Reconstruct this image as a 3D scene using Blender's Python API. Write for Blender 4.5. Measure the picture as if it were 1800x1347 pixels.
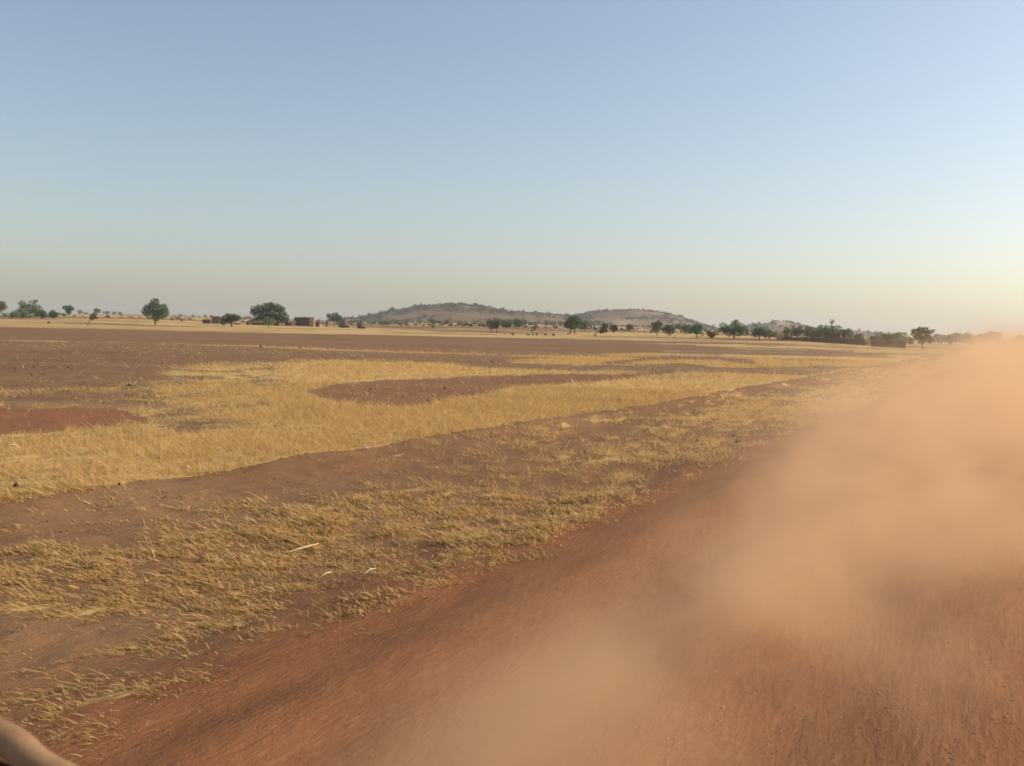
import bpy, bmesh, math, random
import numpy as np
from mathutils import Vector, Matrix

for o in list(bpy.data.objects):
    bpy.data.objects.remove(o)
S = bpy.context.scene
C = S.collection
R = math.radians
rng = np.random.default_rng(7)
random.seed(7)

# ------------------------------------------------------------------ camera
H = 2.1                     # eye height inside the vehicle
F = 1805.0                  # focal length in photo pixels (1800 wide)
PITCH, ROLL = 2.79, 1.30    # looking slightly down, horizon falls to the right
cam = bpy.data.cameras.new('camera')
cam.sensor_width = 36.0
cam.lens = 36.0 * F / 1800.0
cam.clip_start = 0.05
cam.clip_end = 20000
camo = bpy.data.objects.new('camera', cam)
C.objects.link(camo)
CAMM = Matrix.Rotation(R(90 - PITCH), 3, 'X') @ Matrix.Rotation(R(ROLL), 3, 'Z')
camo.matrix_world = Matrix.Translation((0, 0, H)) @ CAMM.to_4x4()
cam.dof.use_dof = True                # small sensor compact: a few millimetres of aperture
cam.dof.focus_distance = 45.0
cam.dof.aperture_fstop = 9.0
S.camera = camo

# ------------------------------------------------------------------ sky, sun, exposure
SUN_AZ, SUN_EL = 78.0, 27.0          # degrees clockwise from the view axis (+Y), above the horizon
W = bpy.data.worlds.new('World')
S.world = W
W.use_nodes = True
nt = W.node_tree
bg = nt.nodes['Background']
sky = nt.nodes.new('ShaderNodeTexSky')
sky.sky_type = 'NISHITA'
sky.sun_disc = False
sky.sun_elevation = R(SUN_EL)
sky.sun_rotation = R(SUN_AZ)
sky.air_density = 1.0
sky.dust_density = 1.7
sky.ozone_density = 1.6
hs = nt.nodes.new('ShaderNodeHueSaturation')     # dusty season: the blue is washed out all round
hs.inputs['Saturation'].default_value = 0.92
nt.links.new(sky.outputs[0], hs.inputs['Color'])
tn = nt.nodes.new('ShaderNodeMix'); tn.data_type = 'RGBA'; tn.blend_type = 'MULTIPLY'; tn.inputs[0].default_value = 1.0
tn.inputs[7].default_value = (1.01, 0.97, 0.93, 1)
nt.links.new(hs.outputs[0], tn.inputs[6])
nt.links.new(tn.outputs[2], bg.inputs[0])
bg.inputs[1].default_value = 0.138
sun = bpy.data.lights.new('sun', 'SUN')
sun.energy = 3.5
sun.angle = R(0.6)
sun.color = (1.0, 0.86, 0.67)
suno = bpy.data.objects.new('sun', sun)
C.objects.link(suno)
sd = Vector((math.sin(R(SUN_AZ)) * math.cos(R(SUN_EL)), math.cos(R(SUN_AZ)) * math.cos(R(SUN_EL)), math.sin(R(SUN_EL))))
suno.rotation_euler = sd.to_track_quat('Z', 'Y').to_euler()
suno.location = sd * 50
vs = S.view_settings
vs.view_transform = 'Standard'
vs.look = 'None'
vs.gamma = 1.0
vs.exposure = 0.25
vs.use_curve_mapping = False
S.render.engine = 'CYCLES'
cy = S.cycles
cy.use_denoising = True
cy.max_bounces = 5
cy.diffuse_bounces = 2
cy.glossy_bounces = 1
cy.transmission_bounces = 2
cy.transparent_max_bounces = 6
cy.volume_bounces = 2
cy.volume_step_rate = 1.0
cy.volume_max_steps = 256
cy.use_adaptive_sampling = True
cy.adaptive_threshold = 0.015
cy.filter_width = 1.8

# ------------------------------------------------------------------ world frame helpers
def ray(px, py):
    d = CAMM @ Vector(((px - 900) / F, -(py - 673.5) / F, -1))
    return d.normalized()

VP = ray(1760, 605)
RA = math.atan2(VP.x, VP.y)                          # bearing of the road
RS = np.array([math.sin(RA), math.cos(RA)])          # along the road
RT = np.array([-math.cos(RA), math.sin(RA)])         # across it, away to the left

def hash2(ix, iy, seed):
    n = (ix.astype(np.int64) * 374761393 + iy.astype(np.int64) * 668265263 + seed * 1442695041) & 0x7fffffff
    n = ((n ^ (n >> 13)) * 1274126177) & 0x7fffffff
    return ((n ^ (n >> 16)) & 0xffff) / 65535.0

def vnoise(x, y, seed=0):
    ix, iy = np.floor(x), np.floor(y)
    fx, fy = x - ix, y - iy
    fx = fx * fx * (3 - 2 * fx)
    fy = fy * fy * (3 - 2 * fy)
    a = hash2(ix, iy, seed); b = hash2(ix + 1, iy, seed)
    c = hash2(ix, iy + 1, seed); d = hash2(ix + 1, iy + 1, seed)
    return (a * (1 - fx) + b * fx) * (1 - fy) + (c * (1 - fx) + d * fx) * fy

def fbm(x, y, seed=0, octs=4):
    v = 0; amp = 0.5; t = 0
    for k in range(octs):
        v = v + amp * vnoise(x * 2 ** k + 17.3 * k, y * 2 ** k - 9.1 * k, seed + k)
        t += amp; amp *= 0.55
    return v / t

def sstep(a, b, x):
    t = np.clip((x - a) / (b - a), 0, 1)
    return t * t * (3 - 2 * t)

BX = np.array([-3000, 0, 130, 260, 430, 600, 700, 820, 1000, 1200, 1400, 1500, 1600, 1700, 1760, 3000.0])
K1 = np.array([.014, .014, .014, .014, .014, .014, .014, .014, .014, .0142, .013, .010, .0065, .004, .0015, .0])
K2 = np.array([.006, .0065, .011, .0128, .0112, .0095, .0115, .0135, .0130, .0105, .006, .003, .0015, .0, .0, .0])

def terrain(x, y, detail=True):
    x = np.asarray(x, float); y = np.asarray(y, float)
    d = np.hypot(x, y)
    az = np.arctan2(x, y)
    u = 900 + F * np.tan(np.clip(az, -1.05, 1.05))
    k1 = np.interp(u, BX, K1); k2 = np.interp(u, BX, K2)
    back = np.abs(az) > 1.05
    r1 = np.clip(d - 130, 0, 170)
    sp = 30.0
    r1 = np.where(d < 130 + sp, np.maximum(d - 130 + sp, 0) ** 2 / (4 * sp), d - 130)
    r1 = np.where(d < 130 - sp, 0, r1)
    r1 = np.minimum(r1, 170)
    r2 = np.clip(d - 300, 0, 660)
    z = k1 * r1 + k2 * r2
    s = x * RS[0] + y * RS[1]
    t = x * RT[0] + y * RT[1]
    z = z * np.where(back, 0.5, 1)
    # road edge drop, shallow ditch, and a small step up to the field
    z = z - 0.16 * sstep(4.1, 5.6, t) + 0.10 * sstep(8.6, 9.9, t) + 0.06 * sstep(9.5, 10.3, t + .5 * sstep(14, 30, s))
    if detail:
        nearw = 1 - sstep(60, 220, d)
        offroad = sstep(3.6, 4.8, t) + sstep(3.6, 4.8, -t - 3.6)
        z = z + nearw * offroad * 0.10 * (fbm(x / 2.1, y / 2.1, 3, 3) - 0.5)
        z = z + nearw * offroad * 0.05 * (fbm(x / 0.45, y / 0.45, 5, 2) - 0.5)
        z = z + sstep(150, 500, d) * 0.8 * (fbm(x / 60, y / 60, 9, 3) - 0.5) * offroad
        # wheel ruts on the road
        z = z + (1 - sstep(3.4, 4.4, np.abs(t + 0.2) )) * 0.03 * np.cos(t * 2 * math.pi / 1.7)
    return z

def tz(x, y, detail=True):
    return float(terrain(np.array([x]), np.array([y]), detail)[0])

def project(x, y, z):
    M = np.array(CAMM.transposed())
    p = M @ np.array([np.asarray(x, float), np.asarray(y, float), np.asarray(z, float) - H])
    return 900 + F * p[0] / -p[2], 673.5 - F * p[1] / -p[2]

DS = np.concatenate([np.linspace(2.5, 130, 2500), np.linspace(130.2, 960, 3500)])
def ground_point(px, py):
    """where the line of sight through a point of the photograph first meets the ground"""
    r = ray(px, py)
    hl = math.hypot(r.x, r.y)
    X, Y = r.x / hl * DS, r.y / hl * DS
    zr = H + r.z / hl * DS
    zt = terrain(X, Y, False)
    k = np.argmax(zr <= zt)
    if not (zr <= zt).any():
        k = len(DS) - 1
    return float(X[k]), float(Y[k])

# ------------------------------------------------------------------ object helpers
def obj(name, me, mat=None, parent=None):
    o = bpy.data.objects.new(name, me)
    C.objects.link(o)
    if mat is not None and not me.materials:
        me.materials.append(mat)
    if parent is not None:
        o.parent = parent
    return o

def thing(name, label, cat, loc, rz=0.0, group=None):
    o = bpy.data.objects.new(name, None)
    o.empty_display_size = 0.3
    C.objects.link(o)
    o.location = loc
    o.rotation_euler = (0, 0, rz)
    o['label'] = label
    o['category'] = cat
    if group:
        o['group'] = group
    return o

def tag(o, label, cat, group=None, kind=None):
    o['label'] = label
    o['category'] = cat
    if group: o['group'] = group
    if kind: o['kind'] = kind
    return o

def mesh_np(name, verts, faces, smooth=False, attrs=None):
    """verts (n,3), faces (m,k) all of the same size k"""
    verts = np.asarray(verts, np.float32); faces = np.asarray(faces, np.int32)
    me = bpy.data.meshes.new(name)
    n, m, k = len(verts), len(faces), faces.shape[1]
    me.vertices.add(n)
    me.vertices.foreach_set('co', verts.ravel())
    me.loops.add(m * k)
    me.loops.foreach_set('vertex_index', faces.ravel())
    me.polygons.add(m)
    me.polygons.foreach_set('loop_start', np.arange(0, m * k, k, dtype=np.int32))
    me.polygons.foreach_set('loop_total', np.full(m, k, np.int32))
    if smooth:
        me.polygons.foreach_set('use_smooth', np.ones(m, bool))
    for an, av in (attrs or {}).items():
        a = me.attributes.new(an, 'FLOAT', 'POINT')
        a.data.foreach_set('value', np.asarray(av, np.float32))
    me.update(calc_edges=True)
    return me

class MB:
    """collects small shapes into one mesh"""
    def __init__(self):
        self.bm = bmesh.new()
    def box(self, c, s, rz=0.0, jit=0.0, taper=1.0):
        M = Matrix.Translation(c) @ Matrix.Rotation(rz, 4, 'Z')
        vs_ = []
        for z in (-.5, .5):
            k = taper if z > 0 else 1
            for (x, y) in ((-.5, -.5), (.5, -.5), (.5, .5), (-.5, .5)):
                p = Vector((x * s[0] * k, y * s[1] * k, z * s[2]))
                p += Vector((random.uniform(-jit, jit), random.uniform(-jit, jit), random.uniform(-jit, jit)))
                vs_.append(self.bm.verts.new(M @ p))
        for f in ((3, 2, 1, 0), (4, 5, 6, 7), (0, 1, 5, 4), (1, 2, 6, 5), (2, 3, 7, 6), (3, 0, 4, 7)):
            self.bm.faces.new([vs_[i] for i in f])
    def lathe(self, prof, n=14, c=(0, 0, 0), jit=0.0, cap=True):
        rings = []
        for (r, z) in prof:
            rings.append([self.bm.verts.new((c[0] + math.cos(2 * math.pi * i / n) * r * (1 + random.uniform(-jit, jit)),
                                             c[1] + math.sin(2 * math.pi * i / n) * r * (1 + random.uniform(-jit, jit)),
                                             c[2] + z + random.uniform(-jit, jit) * .6)) for i in range(n)])
        for a, b in zip(rings, rings[1:]):
            for i in range(n):
                self.bm.faces.new((a[i], a[(i + 1) % n], b[(i + 1) % n], b[i]))
        if cap:
            self.bm.faces.new(list(reversed(rings[0])))
            self.bm.faces.new(rings[-1])
    def tube(self, pts, radii, n=6):
        rings = []
        for i, (p, r) in enumerate(zip(pts, radii)):
            p = Vector(p)
            a = Vector(pts[max(0, i - 1)]); b = Vector(pts[min(len(pts) - 1, i + 1)])
            t = (b - a).normalized()
            u = t.orthogonal().normalized() if abs(t.z) < .99 else Vector((1, 0, 0))
            if i and abs(t.z) < .99:
                pass
            v = t.cross(u)
            rings.append([self.bm.verts.new(p + (u * math.cos(2 * math.pi * k / n) + v * math.sin(2 * math.pi * k / n)) * r) for k in range(n)])
        for a, b in zip(rings, rings[1:]):
            off = min(range(n), key=lambda q: (a[0].co - b[q].co).length)
            for k in range(n):
                self.bm.faces.new((a[k], a[(k + 1) % n], b[(k + 1 + off) % n], b[(k + off) % n]))
        self.bm.faces.new(list(reversed(rings[0])))
        self.bm.faces.new(rings[-1])
    def build(self, name, mat, parent=None, smooth=False, bevel=0.0):
        if bevel:
            bmesh.ops.bevel(self.bm, geom=self.bm.edges[:], offset=bevel, segments=2, affect='EDGES', clamp_overlap=True)
        bmesh.ops.recalc_face_normals(self.bm, faces=self.bm.faces[:])
        me = bpy.data.meshes.new(name)
        self.bm.to_mesh(me)
        self.bm.free()
        if smooth:
            me.polygons.foreach_set('use_smooth', np.ones(len(me.polygons), bool))
        return obj(name, me, mat, parent)

# ------------------------------------------------------------------ materials
def new_mat(name):
    m = bpy.data.materials.new(name)
    m.use_nodes = True
    return m, m.node_tree, m.node_tree.nodes['Principled BSDF']

def N(nt, t, **kw):
    n = nt.nodes.new(t)
    for k, v in kw.items():
        setattr(n, k, v)
    return n

def math_n(nt, op, a, b=None, c=None, clamp=False):
    n = nt.nodes.new('ShaderNodeMath')
    n.operation = op
    n.use_clamp = clamp
    for i, v in enumerate((a, b, c)):
        if v is None: continue
        if isinstance(v, (int, float)): n.inputs[i].default_value = v
        else: nt.links.new(v, n.inputs[i])
    return n.outputs[0]

def mix_c(nt, f, a, b, mode='MIX'):
    n = nt.nodes.new('ShaderNodeMix')
    n.data_type = 'RGBA'
    n.blend_type = mode
    for sock, v in ((n.inputs[0], f), (n.inputs[6], a), (n.inputs[7], b)):
        if isinstance(v, (int, float)): sock.default_value = v
        elif isinstance(v, tuple): sock.default_value = (*v, 1) if len(v) == 3 else v
        else: nt.links.new(v, sock)
    return n.outputs[2]

def noise_n(nt, vec, scale, detail=4, rough=0.55, out=0):
    n = nt.nodes.new('ShaderNodeTexNoise')
    n.inputs['Scale'].default_value = scale
    n.inputs['Detail'].default_value = detail
    n.inputs['Roughness'].default_value = rough
    if vec is not None: nt.links.new(vec, n.inputs['Vector'])
    return n.outputs[out]

def ramp_n(nt, f, a, b):
    n = nt.nodes.new('ShaderNodeMapRange')
    n.interpolation_type = 'SMOOTHSTEP'
    n.inputs[1].default_value = a
    n.inputs[2].default_value = b
    nt.links.new(f, n.inputs[0])
    return n.outputs[0]

def attr_n(nt, name):
    n = nt.nodes.new('ShaderNodeAttribute')
    n.attribute_name = name
    return n.outputs['Fac']

def mapping_n(nt, vec, scale=(1, 1, 1), rz=0.0, loc=(0, 0, 0)):
    n = nt.nodes.new('ShaderNodeMapping')
    n.vector_type = 'TEXTURE' if False else 'POINT'
    n.inputs['Rotation'].default_value = (0, 0, rz)
    n.inputs['Scale'].default_value = scale
    n.inputs['Location'].default_value = loc
    nt.links.new(vec, n.inputs['Vector'])
    return n.outputs[0]

def simple_mat(name, col, var=0.25, scale=6.0, rough=0.9, bump=0.3, col2=None):
    m, nt, p = new_mat(name)
    tc = N(nt, 'ShaderNodeTexCoord').outputs['Object']
    n1 = noise_n(nt, tc, scale, 5)
    c2 = col2 or tuple(c * (1 - var) for c in col)
    hi = tuple(min(1, c * (1 + var)) for c in col)
    base = mix_c(nt, ramp_n(nt, n1, .3, .7), c2, hi)
    nt.links.new(base, p.inputs['Base Color'])
    p.inputs['Roughness'].default_value = rough
    p.inputs['Specular IOR Level'].default_value = 0.15
    b = N(nt, 'ShaderNodeBump')
    b.inputs['Strength'].default_value = bump
    b.inputs['Distance'].default_value = 0.05
    nt.links.new(noise_n(nt, tc, scale * 3, 4), b.inputs['Height'])
    nt.links.new(b.outputs[0], p.inputs['Normal'])
    return m

def leaf_mat(name, dark, light, trans=0.25):
    m = bpy.data.materials.new(name)
    m.use_nodes = True
    nt = m.node_tree
    nt.nodes.clear()
    out = N(nt, 'ShaderNodeOutputMaterial')
    t = attr_n(nt, 'tint')
    col = mix_c(nt, t, dark, light)
    d = N(nt, 'ShaderNodeBsdfDiffuse')
    tr = N(nt, 'ShaderNodeBsdfTranslucent')
    nt.links.new(col, d.inputs[0])
    nt.links.new(col, tr.inputs[0])
    mx = N(nt, 'ShaderNodeMixShader')
    mx.inputs[0].default_value = trans
    nt.links.new(d.outputs[0], mx.inputs[1])
    nt.links.new(tr.outputs[0], mx.inputs[2])
    nt.links.new(mx.outputs[0], out.inputs[0])
    return m

# soil, grass cover and road on one sheet: masks say which is where
def ground_material():
    m, nt, p = new_mat('dry_ground')
    geo = N(nt, 'ShaderNodeNewGeometry').outputs['Position']
    road_v = mapping_n(nt, geo, (1, 1, 1), RA)          # turn so that y runs along the road
    streak = mapping_n(nt, road_v, (1.0, 0.28, 1.0))
    g = attr_n(nt, 'grass'); rd = attr_n(nt, 'road'); red = attr_n(nt, 'red')
    n_s = noise_n(nt, streak, 3.2, 6, 0.62)
    n_f = noise_n(nt, streak, 26, 4, 0.65)
    n_m = noise_n(nt, geo, 0.55, 5, 0.6)
    n_l = noise_n(nt, geo, 0.05, 4, 0.55)
    n_xl = noise_n(nt, geo, 0.012, 4, 0.55)
    fine = noise_n(nt, geo, 60, 3, 0.7)
    # bare soil
    soil = mix_c(nt, ramp_n(nt, n_m, .30, .70), (.188, .102, .045), (.262, .148, .068))
    lay = mapping_n(nt, geo, (.02, .22, 1), R(-8))
    n_furrow = noise_n(nt, lay, 1.0, 5, .65)
    soil = mix_c(nt, math_n(nt, 'MULTIPLY', ramp_n(nt, n_furrow, .42, .66), .6), soil, (.31, .195, .098))
    soil = mix_c(nt, math_n(nt, 'MULTIPLY', ramp_n(nt, n_l, .52, .66), .45), soil, (.14, .082, .042))
    soil = mix_c(nt, red, soil, (.285, .116, .050))
    soil = mix_c(nt, math_n(nt, 'MULTIPLY', ramp_n(nt, n_f, .45, .75), .55), soil, (.33, .19, .11))
    soil = mix_c(nt, math_n(nt, 'MULTIPLY', ramp_n(nt, n_s, .52, .76), .5), soil, (.10, .056, .036))
    soil = mix_c(nt, math_n(nt, 'MULTIPLY', ramp_n(nt, fine, .56, .75), .5), soil, (.085, .05, .035))
    # road surface: orange laterite with pale gravel
    road = mix_c(nt, ramp_n(nt, n_s, .3, .7), (.215, .084, .034), (.300, .124, .050))
    road = mix_c(nt, math_n(nt, 'MULTIPLY', ramp_n(nt, n_f, .5, .8), .5), road, (.46, .24, .11))
    road = mix_c(nt, math_n(nt, 'MULTIPLY', ramp_n(nt, fine, .55, .72), .5), road, (.16, .075, .04))
    soil = mix_c(nt, rd, soil, road)
    trk = attr_n(nt, 'track')
    road = mix_c(nt, math_n(nt, 'MULTIPLY', trk, .5), road, (.36, .165, .075))
    # straw litter between the tufts
    straw = mix_c(nt, ramp_n(nt, n_s, .25, .75), (.50, .315, .112), (.70, .475, .195))
    straw = mix_c(nt, math_n(nt, 'MULTIPLY', ramp_n(nt, n_l, .40, .68), .45), straw, (.40, .26, .12))
    straw = mix_c(nt, math_n(nt, 'MULTIPLY', ramp_n(nt, n_xl, .45, .62), .5), straw, (.40, .245, .10))
    brk = math_n(nt, 'ADD', g, math_n(nt, 'MULTIPLY', math_n(nt, 'SUBTRACT', math_n(nt, 'ADD', math_n(nt, 'MULTIPLY', n_s, .6), math_n(nt, 'MULTIPLY', n_f, .4)), .5), 1.5))
    gm = ramp_n(nt, brk, .36, .64)
    base = mix_c(nt, gm, soil, straw)
    nt.links.new(base, p.inputs['Base Color'])
    p.inputs['Roughness'].default_value = 0.95
    p.inputs['Specular IOR Level'].default_value = 0.08
    b1 = N(nt, 'ShaderNodeBump'); b1.inputs['Strength'].default_value = .8; b1.inputs['Distance'].default_value = .04
    nt.links.new(math_n(nt, 'ADD', n_s, math_n(nt, 'MULTIPLY', n_f, .5)), b1.inputs['Height'])
    b2 = N(nt, 'ShaderNodeBump'); b2.inputs['Strength'].default_value = .6; b2.inputs['Distance'].default_value = .012
    nt.links.new(fine, b2.inputs['Height'])
    nt.links.new(b1.outputs[0], b2.inputs['Normal'])
    nt.links.new(b2.outputs[0], p.inputs['Normal'])
    return m

def hill_material():
    m, nt, p = new_mat('hillside')
    geo = N(nt, 'ShaderNodeNewGeometry').outputs['Position']
    a = noise_n(nt, geo, .018, 5, .6)
    b = noise_n(nt, geo, .11, 5, .65)
    c = mix_c(nt, ramp_n(nt, a, .35, .65), (.155, .085, .038), (.240, .142, .060))
    c = mix_c(nt, math_n(nt, 'MULTIPLY', ramp_n(nt, b, .45, .7), .6), c, (.10, .085, .055))
    c = mix_c(nt, attr_n(nt, 'straw'), c, (.42, .29, .14))
    nt.links.new(c, p.inputs['Base Color'])
    p.inputs['Roughness'].default_value = .95
    p.inputs['Specular IOR Level'].default_value = .05
    bp = N(nt, 'ShaderNodeBump'); bp.inputs['Strength'].default_value = 1.0; bp.inputs['Distance'].default_value = 2.0
    nt.links.new(b, bp.inputs['Height'])
    nt.links.new(bp.outputs[0], p.inputs['Normal'])
    return m

M = {
    'ground': ground_material(),
    'hill': hill_material(),
    'straw': leaf_mat('dry_straw', (.48, .300, .112), (.82, .575, .265), .45),
    'dark': leaf_mat('dark_leaf', (0.047, 0.08, 0.03), (0.131, 0.184, 0.06), .35),
    'green': leaf_mat('green_leaf', (0.067, 0.11, 0.041), (0.184, 0.245, 0.08), .35),
    'pale': leaf_mat('pale_leaf', (0.143, 0.193, 0.084), (0.315, 0.367, 0.158), .35),
    'olive': leaf_mat('olive_leaf', (0.101, 0.11, 0.05), (0.245, 0.236, 0.105), .35),
    'brown': leaf_mat('brown_leaf', (0.143, 0.11, 0.067), (0.297, 0.236, 0.131), .35),
    'rust': leaf_mat('rust_leaf', (0.143, 0.071, 0.043), (0.28, 0.149, 0.084), .35),
    'yellow': leaf_mat('yellow_leaf', (0.269, 0.252, 0.076), (0.525, 0.455, 0.149), .35),
    'scrub': leaf_mat('scrub_leaf', (.040, .046, .019), (.120, .108, .048), .15),
    'bark': simple_mat('bark', (.10, .072, .05), .35, 8),
    'mud': simple_mat('mud_wall', (.245, .135, .088), .22, 1.6, col2=(.19, .105, .07)),
    'mud_dark': simple_mat('dark_mud_wall', (.135, .078, .055), .25, 1.6),
    'mud_pale': simple_mat('pale_mud_wall', (.46, .31, .19), .15, 1.8),
    'thatch': simple_mat('weathered_thatch', (.165, .125, .085), .35, 9, bump=.8),
    'thatch_red': simple_mat('brown_thatch', (.17, .10, .07), .3, 9, bump=.8),
    'wood': simple_mat('weathered_wood', (.11, .075, .05), .3, 10),
    'doorway': simple_mat('doorway_shade', (.06, .042, .032), .3, 10),  # dark colour painted for the shade inside open doorways
    'door_pale': simple_mat('pale_door', (.60, .50, .40), .1, 6),
    'stone': simple_mat('gravel_stone', (.37, .20, .105), .5, 30, bump=.1),
    'clod': simple_mat('dark_clod', (.085, .052, .036), .4, 20),
    'plastic': simple_mat('pale_plastic', (.78, .76, .72), .08, 12, rough=.5),
    'plastic_blue': simple_mat('blue_grey_plastic', (.66, .66, .62), .12, 12, rough=.5),
    'hide_white': simple_mat('white_hide', (.70, .66, .58), .12, 8),
    'hide_brown': simple_mat('brown_hide', (.12, .07, .045), .25, 8),
    'hide_black': simple_mat('black_hide', (.035, .028, .024), .25, 8),
    'trim': simple_mat('dusty_trim', (.30, .175, .092), .22, 14, rough=.65, bump=.05),
    'rubber': simple_mat('dark_rubber', (.045, .034, .028), .2, 8, rough=.7),
    'paint': simple_mat('dusty_door_paint', (.30, .20, .13), .12, 4, rough=.6, bump=.05),
}

# ------------------------------------------------------------------ what grows where (outlines seen from above)
def outline(pts):
    """a field outline: points read off the photograph, dropped onto the ground, kept as bearing and nearness"""
    P = np.array([ground_point(*p) for p in pts])
    d = np.hypot(P[:, 0], P[:, 1])
    return np.stack([F * P[:, 0] / P[:, 1], H * F / d], 1)

def uv_of(x, y):
    d = np.hypot(x, y)
    yy = np.where(np.abs(y) < 1e-3, 1e-3, y)
    return F * x / yy, H * F / np.maximum(d, 1.0)

def signed(u, v, poly):
    """distance to the outline, positive inside"""
    best = np.full(u.shape, 1e9)
    inside = np.zeros(u.shape, bool)
    n = len(poly)
    for i in range(n):
        ax, ay = poly[i]; bx, by = poly[(i + 1) % n]
        ex, ey = bx - ax, by - ay
        L = ex * ex + ey * ey + 1e-9
        t = np.clip(((u - ax) * ex + (v - ay) * ey) / L, 0, 1)
        dd = np.hypot(u - ax - t * ex, (v - ay - t * ey) * 1.0)
        best = np.minimum(best, dd)
        cr = ((ay > v) != (by > v)) & (u < (bx - ax) * (v - ay) / (by - ay + 1e-12) + ax)
        inside ^= cr
    return np.where(inside, best, -best)

def strip(pts, w):
    """outline of a narrow strip along a line, w photo pixels deep"""
    return [(x, y - w / 2) for x, y in pts] + [(x, y + w / 2) for x, y in reversed(pts)]

BARE = [  # bare soil: outline, edge softness, redness
    ([(-260, 570), (0, 575.5), (200, 579), (400, 584), (620, 589.5), (800, 594), (1000, 600.5), (1180, 607), (1290, 612), (1180, 616), (1000, 625), (860, 623), (700, 618),
      (600, 615), (470, 609), (330, 604), (200, 601), (0, 597), (-260, 590)], 1.1, .25),
    ([(-260, 597), (0, 599.5), (200, 603.5), (330, 606.5), (470, 611.5), (600, 617.5), (700, 620.5), (860, 625.5), (1000, 629.5), (900, 633), (700, 630), (500, 627), (250, 622), (0, 616), (-260, 614)], 1.1, .15),
    ([(-260, 606), (0, 608), (250, 614), (500, 620), (700, 624), (860, 630), (900, 634), (880, 640), (1000, 645), (960, 650), (860, 645), (800, 638), (640, 632), (500, 634), (390, 636), (310, 644), (270, 656),
      (300, 668), (250, 674), (180, 684), (0, 690), (-260, 690)], 5, .15),
    ([(-260, 694), (0, 694), (140, 692), (260, 690), (200, 704), (80, 702), (0, 708), (-260, 712)], 3, .15),
    ([(535, 688), (600, 676), (700, 668), (830, 662), (1000, 659), (1130, 658), (1100, 668), (960, 676), (900, 683), (850, 695), (790, 703), (740, 713), (690, 717),
      (640, 715), (590, 708), (550, 697)], 3.2, .6),
    ([(-300, 716), (0, 718), (110, 717), (200, 718), (262, 735), (262, 745), (200, 751), (100, 757), (0, 764), (-300, 775)], 3, .95),
    (strip([(1040, 606), (1180, 611), (1330, 617), (1500, 620)], 3.2), 1.5, .1),
    (strip([(1150, 613), (1300, 620), (1420, 624), (1560, 624)], 3), 1.5, .1),
    (strip([(1060, 640), (1150, 631), (1260, 630), (1330, 638)], 5), 3, .1),
    (strip([(1000, 650), (1090, 648), (1180, 641), (1240, 645)], 4), 3, .1),
    (strip([(1090, 662), (1140, 658), (1185, 655)], 5), 3, .1),
    (strip([(1310, 683), (1350, 680), (1420, 674)], 6), 3, .1),
    ([(940, 745), (1040, 728), (1130, 718), (1230, 722), (1330, 716), (1420, 694), (1520, 664), (1650, 634), (1620, 650), (1500, 684), (1400, 716), (1300, 745), (1150, 762), (1020, 780)], 4, .1),
    (strip([(1440, 668), (1500, 656), (1560, 645)], 4), 3, .1),
]
THIN = [([(270, 634), (400, 634), (500, 640), (540, 655), (450, 668), (250, 674)], 8, .78),
        ([(90, 690), (230, 672), (420, 655), (520, 668), (500, 700), (430, 745), (330, 765), (270, 752), (262, 738), (200, 716), (90, 712)], 16, .66),
        ([(-50, 690), (260, 684), (300, 716), (100, 717), (-50, 716)], 4, .5)]
THIN = [(outline(p), a, b) for p, a, b in THIN]
BARE = [(outline(p), sft, red) for p, sft, red in BARE]

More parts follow.
